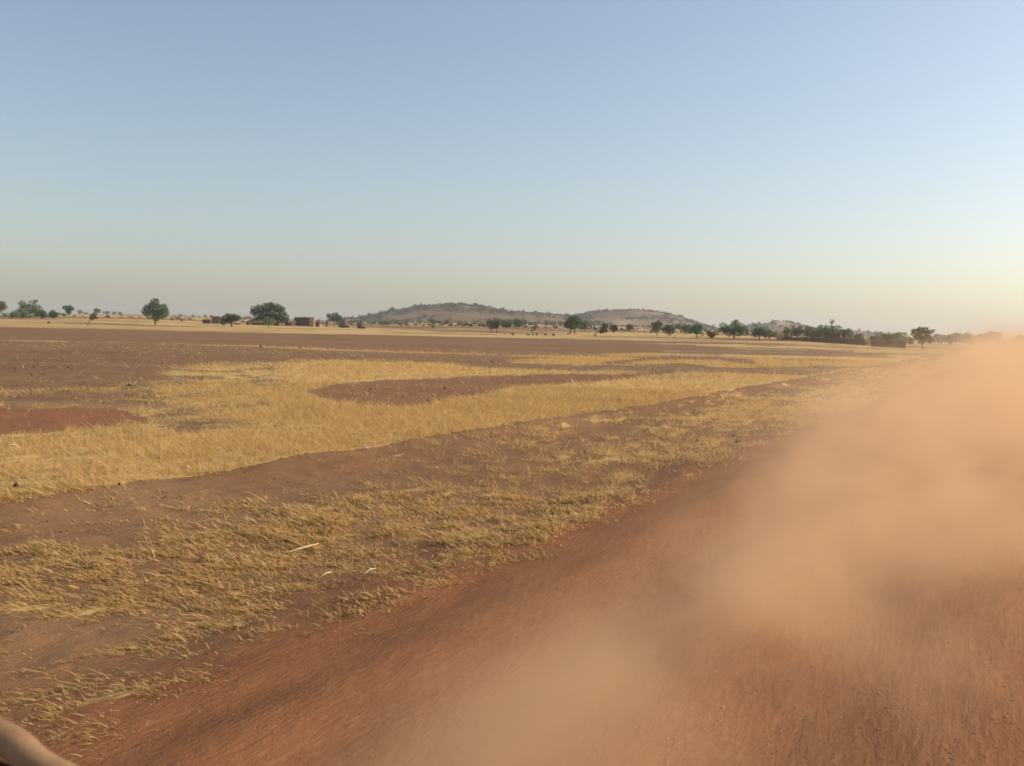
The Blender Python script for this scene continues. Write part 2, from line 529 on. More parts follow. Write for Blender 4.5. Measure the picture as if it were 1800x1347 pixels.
def cover(x, y):
    """grass, redness and road masks at ground points"""
    u, v = uv_of(x, y)
    s = x * RS[0] + y * RS[1]
    t = x * RT[0] + y * RT[1]
    d = np.hypot(x, y)
    n1 = fbm(x / 9, y / 9, 21, 4) - .5
    n2 = fbm(x / 1.6, y / 1.6, 31, 4) - .5
    n3 = fbm(s / 5.0, t / 1.3, 41, 3) - .5
    p1 = fbm(s / 2.2, t / .7, 141, 4)
    p2 = fbm(s / .55, t / .17, 151, 3)
    n4 = (fbm(x / .5, y / .5, 36, 3) - .5) * (1 - .85 * sstep(14, 30, d))
    g = .74 + n1 * .75 + n2 * .5 + n4 * .3
    red = np.zeros_like(x)
    ahead = y > 1
    for poly, soft, rr in BARE:
        sdv = signed(u, v, poly)
        sdv = sdv + soft * (2.6 * n1 + 2.0 * n2 + 2.2 * n4)
        w = sstep(-soft * 1.6, soft * 1.6, sdv) * ahead
        g = g * (1 - w) + w * (.08 + .24 * n1)
        red = red * (1 - w) + w * rr
    # thin worn straw in the left middle
    for poly, soft, keepv in THIN:
        w = sstep(-soft, soft, signed(u, v, poly) + soft * 2.0 * n1) * ahead
        g = np.where(g > .4, g * (1 - w * (1 - keepv)) + w * .5 * n2, g)
    # far rises: streaks of thin soil among the straw
    far = sstep(150, 260, d)
    st = fbm(x / 90, y / 28, 55, 4)
    g = np.where(d > 150, g - far * .9 * sstep(.50, .66, st), g)
    # sparse left part of the straw
    # strips that follow the road
    tt = t + 1.3 * n1 + .8 * n2
    tb = t + .45 * sstep(14, 30, s)
    ditch = sstep(7.2, 8.0, tt) * (1 - sstep(9.8, 10.4, tb + .2 * n2))
    verge = sstep(3.55, 4.3, t + .6 * n1 + .6 * n2) * (1 - sstep(7.0, 8.4, tt))
    near_line = (tb < 10.25 + .2 * n2 + .25 * n4) & (t > -14)
    g_d = np.clip(.37 + .6 * n3 + .4 * n1 + 1.1 * (p2 - .5) + .5 * n4, 0, 1)
    g_v = np.clip(.52 + .55 * (p1 - .5) + 1.1 * (p2 - .5) + .25 * n3 + .5 * n4, 0, 1)
    gn = ditch * g_d + verge * g_v
    gn = np.where(t < 0, sstep(4.4, 5.2, -tt - 3.6) * .7, gn)
    g = np.where(near_line, gn, g)
    road = 1 - sstep(3.8, 6.2, tt)
    road = np.where(t < 0, 1 - sstep(4.2, 5.2, -tt - 3.6), road)
    red = np.where(near_line, .3, red)
    # broken soil streaks across the fields towards the road
    ca, sa = math.cos(R(8)), math.sin(R(8))
    st2 = fbm((x * ca + y * sa) / 45, (-x * sa + y * ca) / 5.5, 171, 4)
    wst = sstep(50, 75, d) * (1 - sstep(215, 260, d)) * sstep(-150, 150, u) * (t > 10.2)
    g = g - wst * .8 * sstep(.50, .64, st2)
    g = np.clip(g, 0, 1)
    return g, np.clip(red + .25 * n1, 0, 1), np.clip(road, 0, 1)

# ------------------------------------------------------------------ the ground sheet
def build_ground():
    az = np.concatenate([np.linspace(-180, -42, 70)[:-1], np.linspace(-42, 42, 560), np.linspace(42, 180, 70)[1:-1]])
    az = np.radians(az)
    v = np.linspace(2.1 / 3.2, 2.1 / 130, 620)
    d = np.concatenate([[0.4, 1.2, 2.2], 2.1 / v, np.linspace(133, 330, 60), np.linspace(336, 980, 70), np.geomspace(1000, 4200, 14)])
    A, D = np.meshgrid(az, d, indexing='xy')
    X, Y = np.sin(A) * D, np.cos(A) * D
    x, y = X.ravel(), Y.ravel()
    z = terrain(x, y)
    g, red, road = cover(x, y)
    tg = x * RT[0] + y * RT[1]
    dg = np.hypot(x, y)
    g = g * (1 - .5 * (1 - sstep(9.9, 10.5, tg)) * (1 - .85 * sstep(14, 34, dg)))          # litter lies thinner along the verge
    nr, nc = A.shape
    idx = np.arange(nr * nc).reshape(nr, nc)
    nx = np.roll(idx, -1, axis=1)
    a, b, c, e = idx[:-1], nx[:-1], nx[1:], idx[1:]
    quads = np.stack([a.ravel(), e.ravel(), c.ravel(), b.ravel()], 1)
    verts = np.stack([x, y, z], 1)
    wob = .35 * (fbm((x * RS[0] + y * RS[1]) / 14, tg * 0 + 3.3, 201, 2) - .5)
    track = np.zeros_like(x)
    for tc_, ww in ((2.55, .26), (1.05, .30), (-.75, .28), (-2.3, .30), (-4.2, .3)):
        track = np.maximum(track, np.exp(-((tg - tc_ + wob) / ww) ** 2))
    track = track * (.35 + .9 * fbm(x / 2.5, y / 2.5, 207, 3))
    z = z - .018 * np.clip(track, 0, 1) + .012 * np.exp(-((tg - 1.8 + wob) / .3) ** 2) + .02 * np.exp(-((tg - 3.35 + wob) / .35) ** 2)
    verts[:, 2] = z
    # close the hub
    hub = len(verts)
    verts = np.vstack([verts, [[0, 0, tz(0, .1)]]])
    track = np.append(track, 0); g = np.append(g, 0); red = np.append(red, 0); road = np.append(road, 1)
    fan = np.stack([np.full(nc, hub), idx[0], nx[0], nx[0]], 1)
    me = mesh_np('ground', verts, quads, True, {'grass': g, 'red': red, 'road': road, 'track': track})
    o = obj('ground', me, M['ground'])
    tag(o, 'flat dry plain of reddish brown soil patches and yellow straw beside the dirt road', 'ground', kind='structure')
build_ground()

# ------------------------------------------------------------------ hills
scrub_pts = []
def hill(label, prof, dist, depth, seed, dens, straw=None):
    px = np.array([p[0] for p in prof], float); py = np.array([p[1] for p in prof], float)
    us = np.linspace(px[0], px[-1], 130)
    # smooth the ridge line
    ys = np.interp(us, px, py)
    ker = np.hanning(13); ker /= ker.sum()
    ys = np.convolve(np.pad(ys, 6, 'edge'), ker, 'valid')
    vs_ = np.linspace(-1, 1, 46)
    verts = []; at = []
    ridge = []
    for uu, yy in zip(us, ys):
        r = ray(uu, yy)
        hl = math.hypot(r.x, r.y)
        ridge.append((r.x / hl, r.y / hl, H + r.z / hl * dist))
    edge = sstep(0, .1, np.linspace(0, 1, 130)) * sstep(0, .1, np.linspace(1, 0, 130))
    for j, vv in enumerate(vs_):
        for i, (dx, dy, zr) in enumerate(ridge):
            D = dist + vv * depth
            x, y = dx * D, dy * D
            base = tz(x, y, False) - 1.5
            k = math.cos(vv * math.pi / 2) ** 1.35
            hgt = (zr - base) * k
            verts.append((x, y, base + hgt))
    V = np.array(verts)
    nz = fbm(V[:, 0] / 70, V[:, 1] / 70, seed, 4) - .5
    nz2 = fbm(V[:, 0] / 18, V[:, 1] / 18, seed + 7, 3) - .5
    K = np.repeat(np.cos(vs_ * math.pi / 2), len(us))
    E = np.tile(edge, len(vs_))
    away = np.repeat(np.minimum(1, np.abs(vs_) * 3.5), len(us))      # gullies on the flanks, ridge line kept
    V[:, 2] += (nz * 16 * away + nz2 * 4.0) * K * E
    nc = len(us); nr = len(vs_)
    idx = np.arange(nr * nc).reshape(nr, nc)
    quads = np.stack([idx[:-1, :-1].ravel(), idx[:-1, 1:].ravel(), idx[1:, 1:].ravel(), idx[1:, :-1].ravel()], 1)
    st = np.clip(sstep(.52, .7, fbm(V[:, 0] / 60, V[:, 1] / 60, seed + 3, 3)) * .3, 0, 1)
    if straw is not None:
        uu = np.tile(us, nr); kk = np.repeat(vs_, nc)
        for (cu, ru, v0, v1) in straw:
            st = np.maximum(st, np.exp(-((uu - cu) / ru) ** 2) * sstep(v0 - .15, v0, kk) * (1 - sstep(v1, v1 + .15, kk)) * .9)
    o = obj('hill', mesh_np('hill', V, quads, True, {'straw': st}), M['hill'])
    tag(o, label, 'hill', kind='structure')
    # where the scrub grows
    n = int(dens)
    pi_ = rng.integers(0, nr - 1, n); pj = rng.integers(0, nc - 1, n)
    top = rng.random(n) < .22
    pi_ = np.where(top, nr // 2 + rng.integers(-2, 2, n), pi_)
    fi, fj = rng.random(n), rng.random(n)
    P = V.reshape(nr, nc, 3)
    Q = P[pi_, pj] * ((1 - fi) * (1 - fj))[:, None] + P[pi_ + 1, pj] * (fi * (1 - fj))[:, None] + P[pi_, pj + 1] * ((1 - fi) * fj)[:, None] + P[pi_ + 1, pj + 1] * (fi * fj)[:, None]
    keep = fbm(Q[:, 0] / 55, Q[:, 1] / 55, seed + 11, 3) > .46
    scrub_pts.append(Q[keep | top])

HD = 1350
hill('long brown scrubby hill with a rounded top behind the thatched huts',
     [(575, 566), (610, 563), (650, 557), (690, 550), (725, 543), (755, 538), (800, 536), (838, 539), (870, 547), (900, 551), (955, 554), (1000, 559), (1040, 566), (1075, 572)], HD, 300, 101, 8000)
hill('broad scrub covered hill with an even back in the middle distance',
     [(960, 572), (990, 562), (1020, 554), (1060, 549), (1110, 547), (1150, 549.5), (1190, 558), (1220, 569), (1250, 579), (1290, 586), (1320, 590)], HD + 150, 300, 202, 6500, [(1100, 26, -.95, -.62)])
hill('small pointed bare hill between the two tree clumps',
     [(1270, 586), (1300, 579), (1320, 574.5), (1342, 572), (1360, 566), (1386, 566), (1410, 573), (1440, 579), (1480, 586), (1510, 592)], HD + 250, 260, 303, 1500, [(1375, 16, -.4, .1)])
hill('lowest flat grey hill rising just over the mud walls',
     [(1440, 594), (1470, 588), (1500, 584.5), (1530, 584), (1552, 588), (1585, 594), (1610, 598)], HD + 350, 220, 404, 500)

def cards(P, size, up=0.0, seed=0, squash=1.0):
    """leaf cards: one tilted quad at each point"""
    r = np.random.default_rng(abs(int(seed)))
    n = len(P)
    a = r.normal(size=(n, 3)); a /= np.linalg.norm(a, axis=1)[:, None]
    b = r.normal(size=(n, 3)); b -= (a * b).sum(1)[:, None] * a; b /= np.linalg.norm(b, axis=1)[:, None]
    sz = np.broadcast_to(size, (n,)) * r.uniform(.6, 1.3, n)
    a = a * sz[:, None]; b = b * (sz * r.uniform(.45, .9, n))[:, None]
    a[:, 2] *= squash; b[:, 2] *= squash
    V = np.stack([P - a, P - b * .9, P + a, P + b], 1).reshape(-1, 3)
    Fq = np.arange(4 * n).reshape(n, 4)
    tint = np.repeat(r.beta(1.6, 1.8, n), 4)
    return V, Fq, tint

def build_scrub():
    Q = np.vstack(scrub_pts)
    # thorn scrub along the far crest of the plain as well
    n = 5200
    u = rng.uniform(-150, 1560, n)
    dd = rng.uniform(420, 1000, n)
    dd = np.where(rng.random(n) < .35, rng.uniform(900, 990, n), dd)
    az = np.arctan((u - 900) / F)
    x, y = np.sin(az) * dd, np.cos(az) * dd
    keep = fbm(x / 80, y / 80, 77, 3) > np.interp(u, [0, 200, 420, 520, 1600], [.60, .62, .60, .50, .48])
    x, y = x[keep], y[keep]
    Q2 = np.stack([x, y, terrain(x, y)], 1)
    for nm, pts, lab, rmin, rmax in (('hill_scrub', Q, 'grey brown thorn scrub covering the far hills', 1.0, 2.8), ('plain_scrub', Q2, 'low dull thorn bushes scattered over the rising plain', .35, 1.1)):
        rr = np.clip(rng.lognormal(0, .5, len(pts)), .4, 2.6) * (rmin + rmax) * .42 * (1 + .6 * (rng.random(len(pts)) < .1))
        k = 9
        off = rng.normal(size=(len(pts), k, 3))
        off /= np.linalg.norm(off, axis=2)[:, :, None]
        off *= (rr[:, None] * rng.uniform(.35, 1, (len(pts), k)))[:, :, None]
        off[:, :, 2] = np.abs(off[:, :, 2]) * .8 + rr[:, None] * .1
        P = (pts[:, None, :] + off).reshape(-1, 3)
        V, Fq, tint = cards(P, np.repeat(rr * .42, k), seed=5)
        base = np.repeat(rng.beta(1.5, 1.7, len(pts)), k * 4)
        o = obj(nm, mesh_np(nm, V, Fq, False, {'tint': .45 * tint + .55 * base}), M['scrub'])
        tag(o, lab, 'scrub', kind='stuff')
build_scrub()

# ------------------------------------------------------------------ dry grass
def build_grass():
    def band(d0, d1, n, blades, hgt, wid, seg, seed, flat):
        r = np.random.default_rng(abs(int(seed)))
        d = np.sqrt(r.uniform(d0 ** 2, d1 ** 2, n))
        az = np.radians(r.uniform(-33, 31, n))
        x, y = np.sin(az) * d, np.cos(az) * d
        g, red, road = cover(x, y)
        hole = fbm(x / .55, y / .55, 66, 3)
        clump = fbm(x / 3.0, y / 3.0, 67, 3)
        prob = sstep(.22, .80, g + .6 * (hole - .5) + .3 * (clump - .5)) * g
        tt_ = x * RT[0] + y * RT[1]
        tuft = sstep(.40, .60, fbm(x / .22, y / .22, 166, 2))
        prob = np.where(tt_ < 10, prob * (.25 + 1.1 * tuft), prob)
        keep = (r.random(n) < prob + .012 * (road < .2))
        x, y, d, g = x[keep], y[keep], d[keep], g[keep]
        clump = clump[keep]
        m = len(x)
        z = terrain(x, y)
        t = x * RT[0] + y * RT[1]
        bx = np.repeat(x, blades) + r.normal(0, 1, m * blades) * np.repeat(.05 + .0012 * d, blades)
        by = np.repeat(y, blades) + r.normal(0, 1, m * blades) * np.repeat(.05 + .0012 * d, blades)
        bz = np.repeat(z, blades) - .01
        tall = np.repeat(np.clip(.45 + .75 * clump + .25 * g, .3, 1.5), blades)
        hh = hgt * r.lognormal(0, .52, m * blades) * tall * np.where(np.repeat(t, blades) < 10, .72, 1.05)
        # stalks combed along the road by passing traffic, close to it
        comb = np.repeat(flat * (1 - sstep(7, 16, t)) + .12, blades)
        ang = r.uniform(0, 2 * math.pi, m * blades)
        lx = np.cos(ang) * 1.0 + comb * RS[0] * -2.0
        ly = np.sin(ang) * 1.0 + comb * RS[1] * -2.0
        tip = np.stack([bx + lx * hh, by + ly * hh, bz + hh], 1)
        base = np.stack([bx, by, bz], 1)
        w = wid * r.uniform(.6, 1.5, m * blades) * np.repeat(np.maximum(1, d / d0 * .8), blades)
        wa = r.uniform(0, 2 * math.pi, m * blades)
        side = np.stack([np.cos(wa), np.sin(wa), np.zeros_like(wa)], 1) * w[:, None]
        tint = np.clip(r.beta(1.3, 1.5, m * blades) * .75 + .3 * np.repeat(clump, blades), 0, 1)
        nb = m * blades
        if seg == 1:
            V = np.stack([base - side, base + side, tip], 1).reshape(-1, 3)
            Ft = np.arange(3 * nb).reshape(nb, 3)
            T = np.repeat(tint, 3)
        else:
            mid = base * .5 + tip * .5 + np.array([0, 0, .12]) * hh[:, None]
            V = np.stack([base - side, base + side, mid - side * .8, mid + side * .8, tip], 1).reshape(-1, 3)
            k = np.arange(nb)[:, None] * 5
            Ft = np.concatenate([k + [[0, 1, 3]], k + [[0, 3, 2]], k + [[2, 3, 4]]], 0)
            T = np.repeat(tint, 5)
        return V, Ft, T
    parts = [band(3.0, 14, 78000, 6, .040, .0024, 2, 1, .75), band(14, 40, 120000, 5, .075, .007, 1, 2, .4), band(40, 115, 140000, 3, .085, .02, 1, 3, .2)]
    off = 0; Vs, Fs, Ts = [], [], []
    for V, Ft, T in parts:
        Vs.append(V); Fs.append(Ft + off); Ts.append(T)
        off += len(V)
    me = mesh_np('dry_grass', np.vstack(Vs), np.vstack(Fs), False, {'tint': np.concatenate(Ts)})
    print('grass tris', len(me.polygons))
    o = obj('dry_grass', me, M['straw'])
    tag(o, 'sun bleached yellow straw grass covering the verge and plain', 'grass', kind='stuff')
build_grass()

# ------------------------------------------------------------------ loose stones and clods
def build_stones():
    r = np.random.default_rng(11)
    def rocks(x, y, size, name, label, cat, mat, sq):
        n = len(x)
        z = terrain(x, y)
        octv = np.array([[1, 0, 0], [0, 1, 0], [-1, 0, 0], [0, -1, 0], [0, 0, 1], [0, 0, -.6]], float)
        octf = np.array([[0, 1, 4], [1, 2, 4], [2, 3, 4], [3, 0, 4], [1, 0, 5], [2, 1, 5], [3, 2, 5], [0, 3, 5]])
        V = octv[None] * r.uniform(.55, 1.25, (n, 6, 3))
        a = r.uniform(0, 6.28, n)
        ca, sa = np.cos(a)[:, None], np.sin(a)[:, None]
        V = np.stack([V[:, :, 0] * ca - V[:, :, 1] * sa, V[:, :, 0] * sa + V[:, :, 1] * ca, V[:, :, 2] * sq], 2)
        V = V * size[:, None, None] + np.stack([x, y, z + size * .1], 1)[:, None, :]
        Fc = octf[None] + (np.arange(n) * 6)[:, None, None]
        o = obj(name, mesh_np(name, V.reshape(-1, 3), Fc.reshape(-1, 3)), mat)
        tag(o, label, cat, kind='stuff')
    n = 42000
    d = np.sqrt(r.uniform(3.0 ** 2, 26 ** 2, n)); d = np.where(r.random(n) < .5, r.uniform(3, 14, n), d)
    az = np.radians(r.uniform(-33, 32, n))
    x, y = np.sin(az) * d, np.cos(az) * d
    g, red, road = cover(x, y)
    k = r.random(n) < np.clip(.9 - g, .1, 1) * sstep(.35, .65, fbm(x / 1.4, y / 1.4, 88, 3))
    x, y = x[k], y[k]
    rocks(x, y, np.minimum(.015, .0036 * r.lognormal(0, .5, len(x)) + .0025), 'gravel', 'small rusty gravel stones strewn over the road and verge', 'gravel', M['stone'], .75)
    n = 9500
    d = np.sqrt(r.uniform(9 ** 2, 95 ** 2, n))
    az = np.radians(r.uniform(-32, 31, n))
    x, y = np.sin(az) * d, np.cos(az) * d
    t = x * RT[0] + y * RT[1]
    k = ((t > 11) | ((t > 4.6) & (r.random(n) < .35))) & (r.random(n) < .18 + .8 * (fbm(x / 6, y / 6, 99, 3) > .58))
    x, y = x[k], y[k]
    rocks(x, y, .024 * r.lognormal(0, .45, len(x)), 'soil_clods', 'dark lumps of dried soil lying about the fields', 'soil clods', M['clod'], .8)
build_stones()

# ------------------------------------------------------------------ trees and bushes
def place(px, py):
    x, y = ground_point(px, py)
    d = math.hypot(x, y)
    return x, y, tz(x, y), d

def crown_points(lobes, n, seed, shell=.55):
    r = np.random.default_rng(abs(int(seed)))
    vol = np.array([l[3] * l[4] * l[5] for l in lobes]) ** .7
    which = r.choice(len(lobes), n, p=vol / vol.sum())
    L = np.array(lobes)[which]
    v = r.normal(size=(n, 3)); v /= np.linalg.norm(v, axis=1)[:, None]
    rad = r.uniform(shell ** 3, 1.08 ** 3, n) ** (1 / 3)
    return L[:, :3] + v * L[:, 3:6] * rad[:, None]

def make_tree(px, base, top, w, label, leaf='green', name='tree', cat='tree', group=None, trunk=.28, shape='round', lean=0.0, trunks=(0.0,), n=None, shift=0.0, lobes=None, seed=0):
    x, y, z, d = place(px, base)
    m = d / F
    hgt = (base - top) * m
    wid = w * m
    root = thing(name, label, cat, (x, y, z), -math.atan2(x, y), group)
    r = random.Random(seed * 31 + int(px * 7))
    rw = wid / 2
    zb = hgt * trunk * .75
    wid *= 1.16
    rw = wid / 2
    L = []
    if lobes:                      # hand laid: (side, height, radius) as shares of half width and total height
        for (a, b, c) in lobes:
            L.append((a * rw, r.uniform(-.3, .3) * rw, b * hgt, c * rw, c * rw * .95, c * rw * .85))
    elif shape == 'umbrella':
        for k in range(9):
            a = k / 9 * 6.28 + r.uniform(-.3, .3)
            q = r.uniform(.35, .75) * rw
            L.append((math.cos(a) * q + shift * rw, math.sin(a) * q, hgt * r.uniform(.78, .88), rw * .38, rw * .38, hgt * .12))
        L.append((shift * rw, 0, hgt * .70, rw * .5, rw * .5, hgt * .2))
    elif shape == 'round':
        ch = hgt - zb
        for k in range(11):
            a = r.uniform(0, 6.28)
            q = r.uniform(.25, .66) * rw
            zz = zb + ch * r.uniform(.25, .78)
            f = r.uniform(.28, .46)
            L.append((math.cos(a) * q + shift * rw * (zz / hgt), math.sin(a) * q, zz, rw * f, rw * f, min(rw, ch) * f * .9))
        for k in range(4):      # stray sprays that break the outline
            a = r.choice((-1, 1))
            L.append((a * rw * r.uniform(.55, .95), r.uniform(-.3, .3) * rw, zb + ch * r.uniform(.05, .8), rw * .2, rw * .2, ch * .13))
        L.append((shift * rw, 0, zb + ch * .45, rw * .5, rw * .5, ch * .36))
        L.append((shift * rw + r.uniform(-.25, .25) * rw, 0, zb + ch * .84, rw * .3, rw * .3, ch * .16))
    elif shape == 'bushy':
        for k in range(9):
            a = r.uniform(0, 6.28)
            q = r.uniform(.2, .7) * rw
            zz = hgt * r.uniform(.25, .72)
            f = r.uniform(.26, .42)
            L.append((math.cos(a) * q, math.sin(a) * q, zz, rw * f, rw * f, hgt * r.uniform(.18, .28)))
        L.append((0, 0, hgt * .45, rw * .55, rw * .55, hgt * .4))
    pxa = max(4, w * (base - top))
    nn = n or int(min(4200, 260 + pxa * 1.5))
    P = crown_points(L, nn, seed + int(px * 3))
    P[:, 2] = np.maximum(P[:, 2], hgt * .03)
    hi = P[:, 2].max()
    size = max(.16, 1.12 * m) * np.interp(nn, [200, 4000], [1.15, 1.0])
    V, Fq, tint = cards(P, size, seed=seed + int(px))
    lob = np.repeat(fbm(P[:, 0] / (rw * .35) + 7, P[:, 2] / (rw * .35) + P[:, 1], seed + 3, 2), 4)
    tint = np.clip(.6 * tint + .9 * (lob - .3), 0, 1)
    crown = obj('crown', mesh_np('crown', V, Fq, False, {'tint': tint}), M[leaf], root)
    # trunk with limbs reaching into the crown
    mb = MB()
    tr = max(.07, wid * .028)
    for q, off in enumerate(trunks):
        bx = off * rw
        ln = lean * hgt
        p0 = Vector((bx - ln, 0, -.15)); p1 = Vector((bx * .8 - ln * .35 + r.uniform(-.1, .1) * tr, .05, zb * .6)); p2 = Vector((bx * .6 + shift * rw * .4, 0, max(zb * 1.15, hgt * .2)))
        mb.tube([p0, p1, p2], [tr * 1.35, tr, tr * .8], 7)
        for lb in sorted(L, key=lambda q: r.random())[:max(3, 6 // len(trunks))]:
            e = Vector(lb[:3])
            mid = p2.lerp(e, .5) + Vector((r.uniform(-.1, .1) * rw, r.uniform(-.1, .1) * rw, .04 * hgt))
            mb.tube([p2 - Vector((0, 0, tr * .5)), mid, e], [tr * .6, tr * .38, tr * .16], 5)
    mb.build('trunk', M['bark'], root, True)
    return root

def make_bush(px, base, top, w, label, leaf='olive', name='bush', cat='bush', group=None, seed=0):
    """a few pixels in the photograph: one mesh of stems and leaves"""
    x, y, z, d = place(px, base)
    m = d / F
    hgt = (base - top) * m * 1.06; rw = w * m / 2 * 1.14
    r = random.Random(seed + int(px * 13))
    L = [(r.uniform(-.5, .5) * rw, r.uniform(-.5, .5) * rw, hgt * r.uniform(.3, .7), rw * r.uniform(.4, .6), rw * .5, hgt * r.uniform(.22, .34)) for k in range(5)]
    nn = int(min(900, 70 + w * (base - top) * 1.6))
    P = crown_points(L, nn, int(px * 5) + seed, .3)
    P[:, 2] = np.maximum(P[:, 2], hgt * .02)
    V, Fq, tint = cards(P, max(.12, .75 * m), seed=int(px))
    # stems as thin blades from the root
    ns = 5
    for k in range(ns):
        e = L[k][:3]
        q = .05 + .004 * d * .1
        V = np.vstack([V, [(-q, 0, -.08), (q, 0, -.08), (e[0] + q * .4, e[1], e[2]), (e[0] - q * .4, e[1], e[2])]])
        Fq = np.vstack([Fq, [[len(V) - 4, len(V) - 3, len(V) - 2, len(V) - 1]]])
        tint = np.append(tint, [0] * 4)
    o = obj(name, mesh_np(name, V, Fq, False, {'tint': tint}), M[leaf])
    o.location = (x, y, z)
    tag(o, label, cat, group)
    return o

GL = 'trees and bushes on the rise at the far left'
GV = 'trees among the village huts'
GM = 'trees scattered below the hills'
GW = 'trees behind the long mud wall'
GR = 'trees along the road in the dust'
GS = 'small bushes on the far skyline'
GD = 'low dark bushes dotted over the straw'

T = make_tree
T(-5, 561, 533, 26, 'dark thin crowned tree cut off by the left edge of the photo', 'olive', group=GL, seed=1, trunk=.35)
T(36, 560, 543, 42, 'pale green loose bush spreading low, largest of the left clump', 'pale', 'bush', 'bush', GL, .1, 'bushy', seed=2)
T(51, 560, 531, 34, 'tallest tree of the left clump with two tufted tops', 'green', group=GL, seed=3, trunk=.2,
  lobes=[(-.5, .78, .32), (-.25, .6, .35), (.25, .82, .30), (.5, .93, .16), (.1, .5, .45), (.65, .5, .4), (-.5, .35, .45), (.3, .3, .5), (.8, .3, .35)])
T(74, 561, 546, 23, 'round bush right against the tallest left tree, grey green and low', 'green', 'bush', 'bush', GL, .1, 'bushy', seed=4)
T(93, 560, 545, 19, 'dark bush at the right end of the left clump', 'dark', 'bush', 'bush', GL, .1, 'bushy', seed=5)
make_bush(8, 558, 550, 11, 'small dark bush between the left edge and the pale loose bush', 'green', group=GL)
make_bush(21, 560, 553, 14, 'low grey bush at the left foot of the pale loose bush', 'olive', group=GL)
make_bush(105, 554, 550, 7, 'tiny dark bush just right of the left clump', 'olive', group=GS)
T(119, 556, 539, 16, 'mushroom shaped tree standing alone right of the left clump', 'dark', group=GL, seed=6, trunk=.3, shift=.1,
  lobes=[(-.4, .82, .42), (.2, .86, .48), (.55, .76, .42), (.1, .62, .5), (.15, .42, .4)])
make_bush(112, 557, 550, 9, 'dark low bush at the foot of the mushroom shaped tree', 'dark', group=GL)
make_bush(140, 552, 545, 9, 'dark round bush beginning the low skyline hedge', 'dark', group=GS)
make_bush(150, 550, 546.5, 14, 'flat dark strip of bush on the skyline', 'dark', group=GS)
T(170, 550.5, 541, 10, 'little grey tree on the skyline above the leaning sapling', 'green', group=GS, seed=7, trunk=.25)
make_bush(187, 549.5, 543.5, 13, 'grey brown flat topped bush on the skyline', 'brown', group=GS)
make_bush(201, 548.5, 544, 7, 'left one of two small round skyline bushes', 'olive', group=GS)
make_bush(210.5, 548.5, 544, 8, 'right one of two small round skyline bushes', 'olive', group=GS)
T(154.5, 573, 551, 15, 'sparse sapling leaning right on a thin bent trunk', 'olive', 'sapling', 'sapling', GL, .42, lean=.0, shift=.75, seed=8, n=240,
  lobes=[(.9, .75, .5), (1.2, .88, .45), (.75, .58, .42), (1.3, .65, .42)])
T(273, 571.5, 529, 37, 'large full round tree standing alone on the pale straw', 'green', group=GL, seed=9, trunk=.2, n=3600,
  lobes=[(-.05, .88, .34), (.1, .95, .16), (-.45, .62, .46), (-.62, .5, .40), (.0, .62, .52), (.45, .60, .46), (.62, .72, .26), (.6, .46, .42), (.2, .38, .44), (-.3, .40, .42), (.0, .26, .28), (.78, .58, .2), (-.25, .78, .3)])
make_bush(320, 565, 560.5, 8, 'single grey shrub on the straw left of the mud houses', 'olive', group=GD)
make_bush(372, 551, 548, 6, 'lone dark speck of bush on the skyline left of the huts', 'rust', group=GS)
make_bush(318, 550, 546.5, 7, 'tiny pale bush on the skyline right of the large lone tree', 'pale', group=GS)
make_bush(338, 551, 548, 5, 'smallest speck of bush on the bare skyline', 'olive', group=GS)
T(407, 574.5, 551, 31, 'low umbrella tree with a thin dark trunk beside the mud house', 'dark', 'umbrella_tree', 'tree', GV, .35, seed=10, n=1300,
  lobes=[(-.8, .42, .32), (-.5, .55, .40), (-.1, .62, .42), (.3, .66, .36), (.6, .62, .28), (-.35, .80, .22), (-.4, .9, .12), (-.75, .28, .28), (-.3, .40, .34)])
make_bush(430, 552, 548, 14, 'low skyline bush left of the big village tree', 'olive', group=GS)
make_bush(438, 551, 546.5, 8, 'dark skyline bush touching the big village tree', 'brown', group=GS)
T(474, 572.5, 533.5, 57, 'biggest tree of the village with a dense dark green crown', 'dark', group=GV, seed=11, trunk=.1, n=6500,
  lobes=[(-.72, .66, .26), (-.85, .55, .16), (-.5, .70, .26), (-.55, .45, .30), (-.2, .78, .28), (.05, .86, .22), (.22, .82, .24), (.42, .76, .24), (.62, .72, .16), (.15, .55, .42), (.5, .5, .34), (-.2, .48, .36), (.72, .40, .24), (.6, .25, .26), (.2, .25, .32), (-.4, .30, .26), (.05, .95, .1)])
T(472, 578, 557, 16, 'light green small tree in front of the big village tree', 'pale', group=GV, seed=12, trunk=.3)
T(587, 570, 552, 24, 'tree with a spiky dark top left of the conical huts', 'dark', group=GV, seed=13, trunk=.3,
  lobes=[(-.65, .78, .32), (-.3, .72, .4), (.2, .86, .34), (.3, .95, .16), (.5, .62, .44), (.1, .55, .45), (.7, .42, .4), (-.3, .5, .34), (-.05, .93, .14)])
make_bush(596, 574, 561, 13, 'drooping green bush against the left conical hut', 'green', group=GV)
make_bush(535, 562.5, 555, 14, 'olive bush showing above the roof of the dark mud house', 'olive', group=GV)

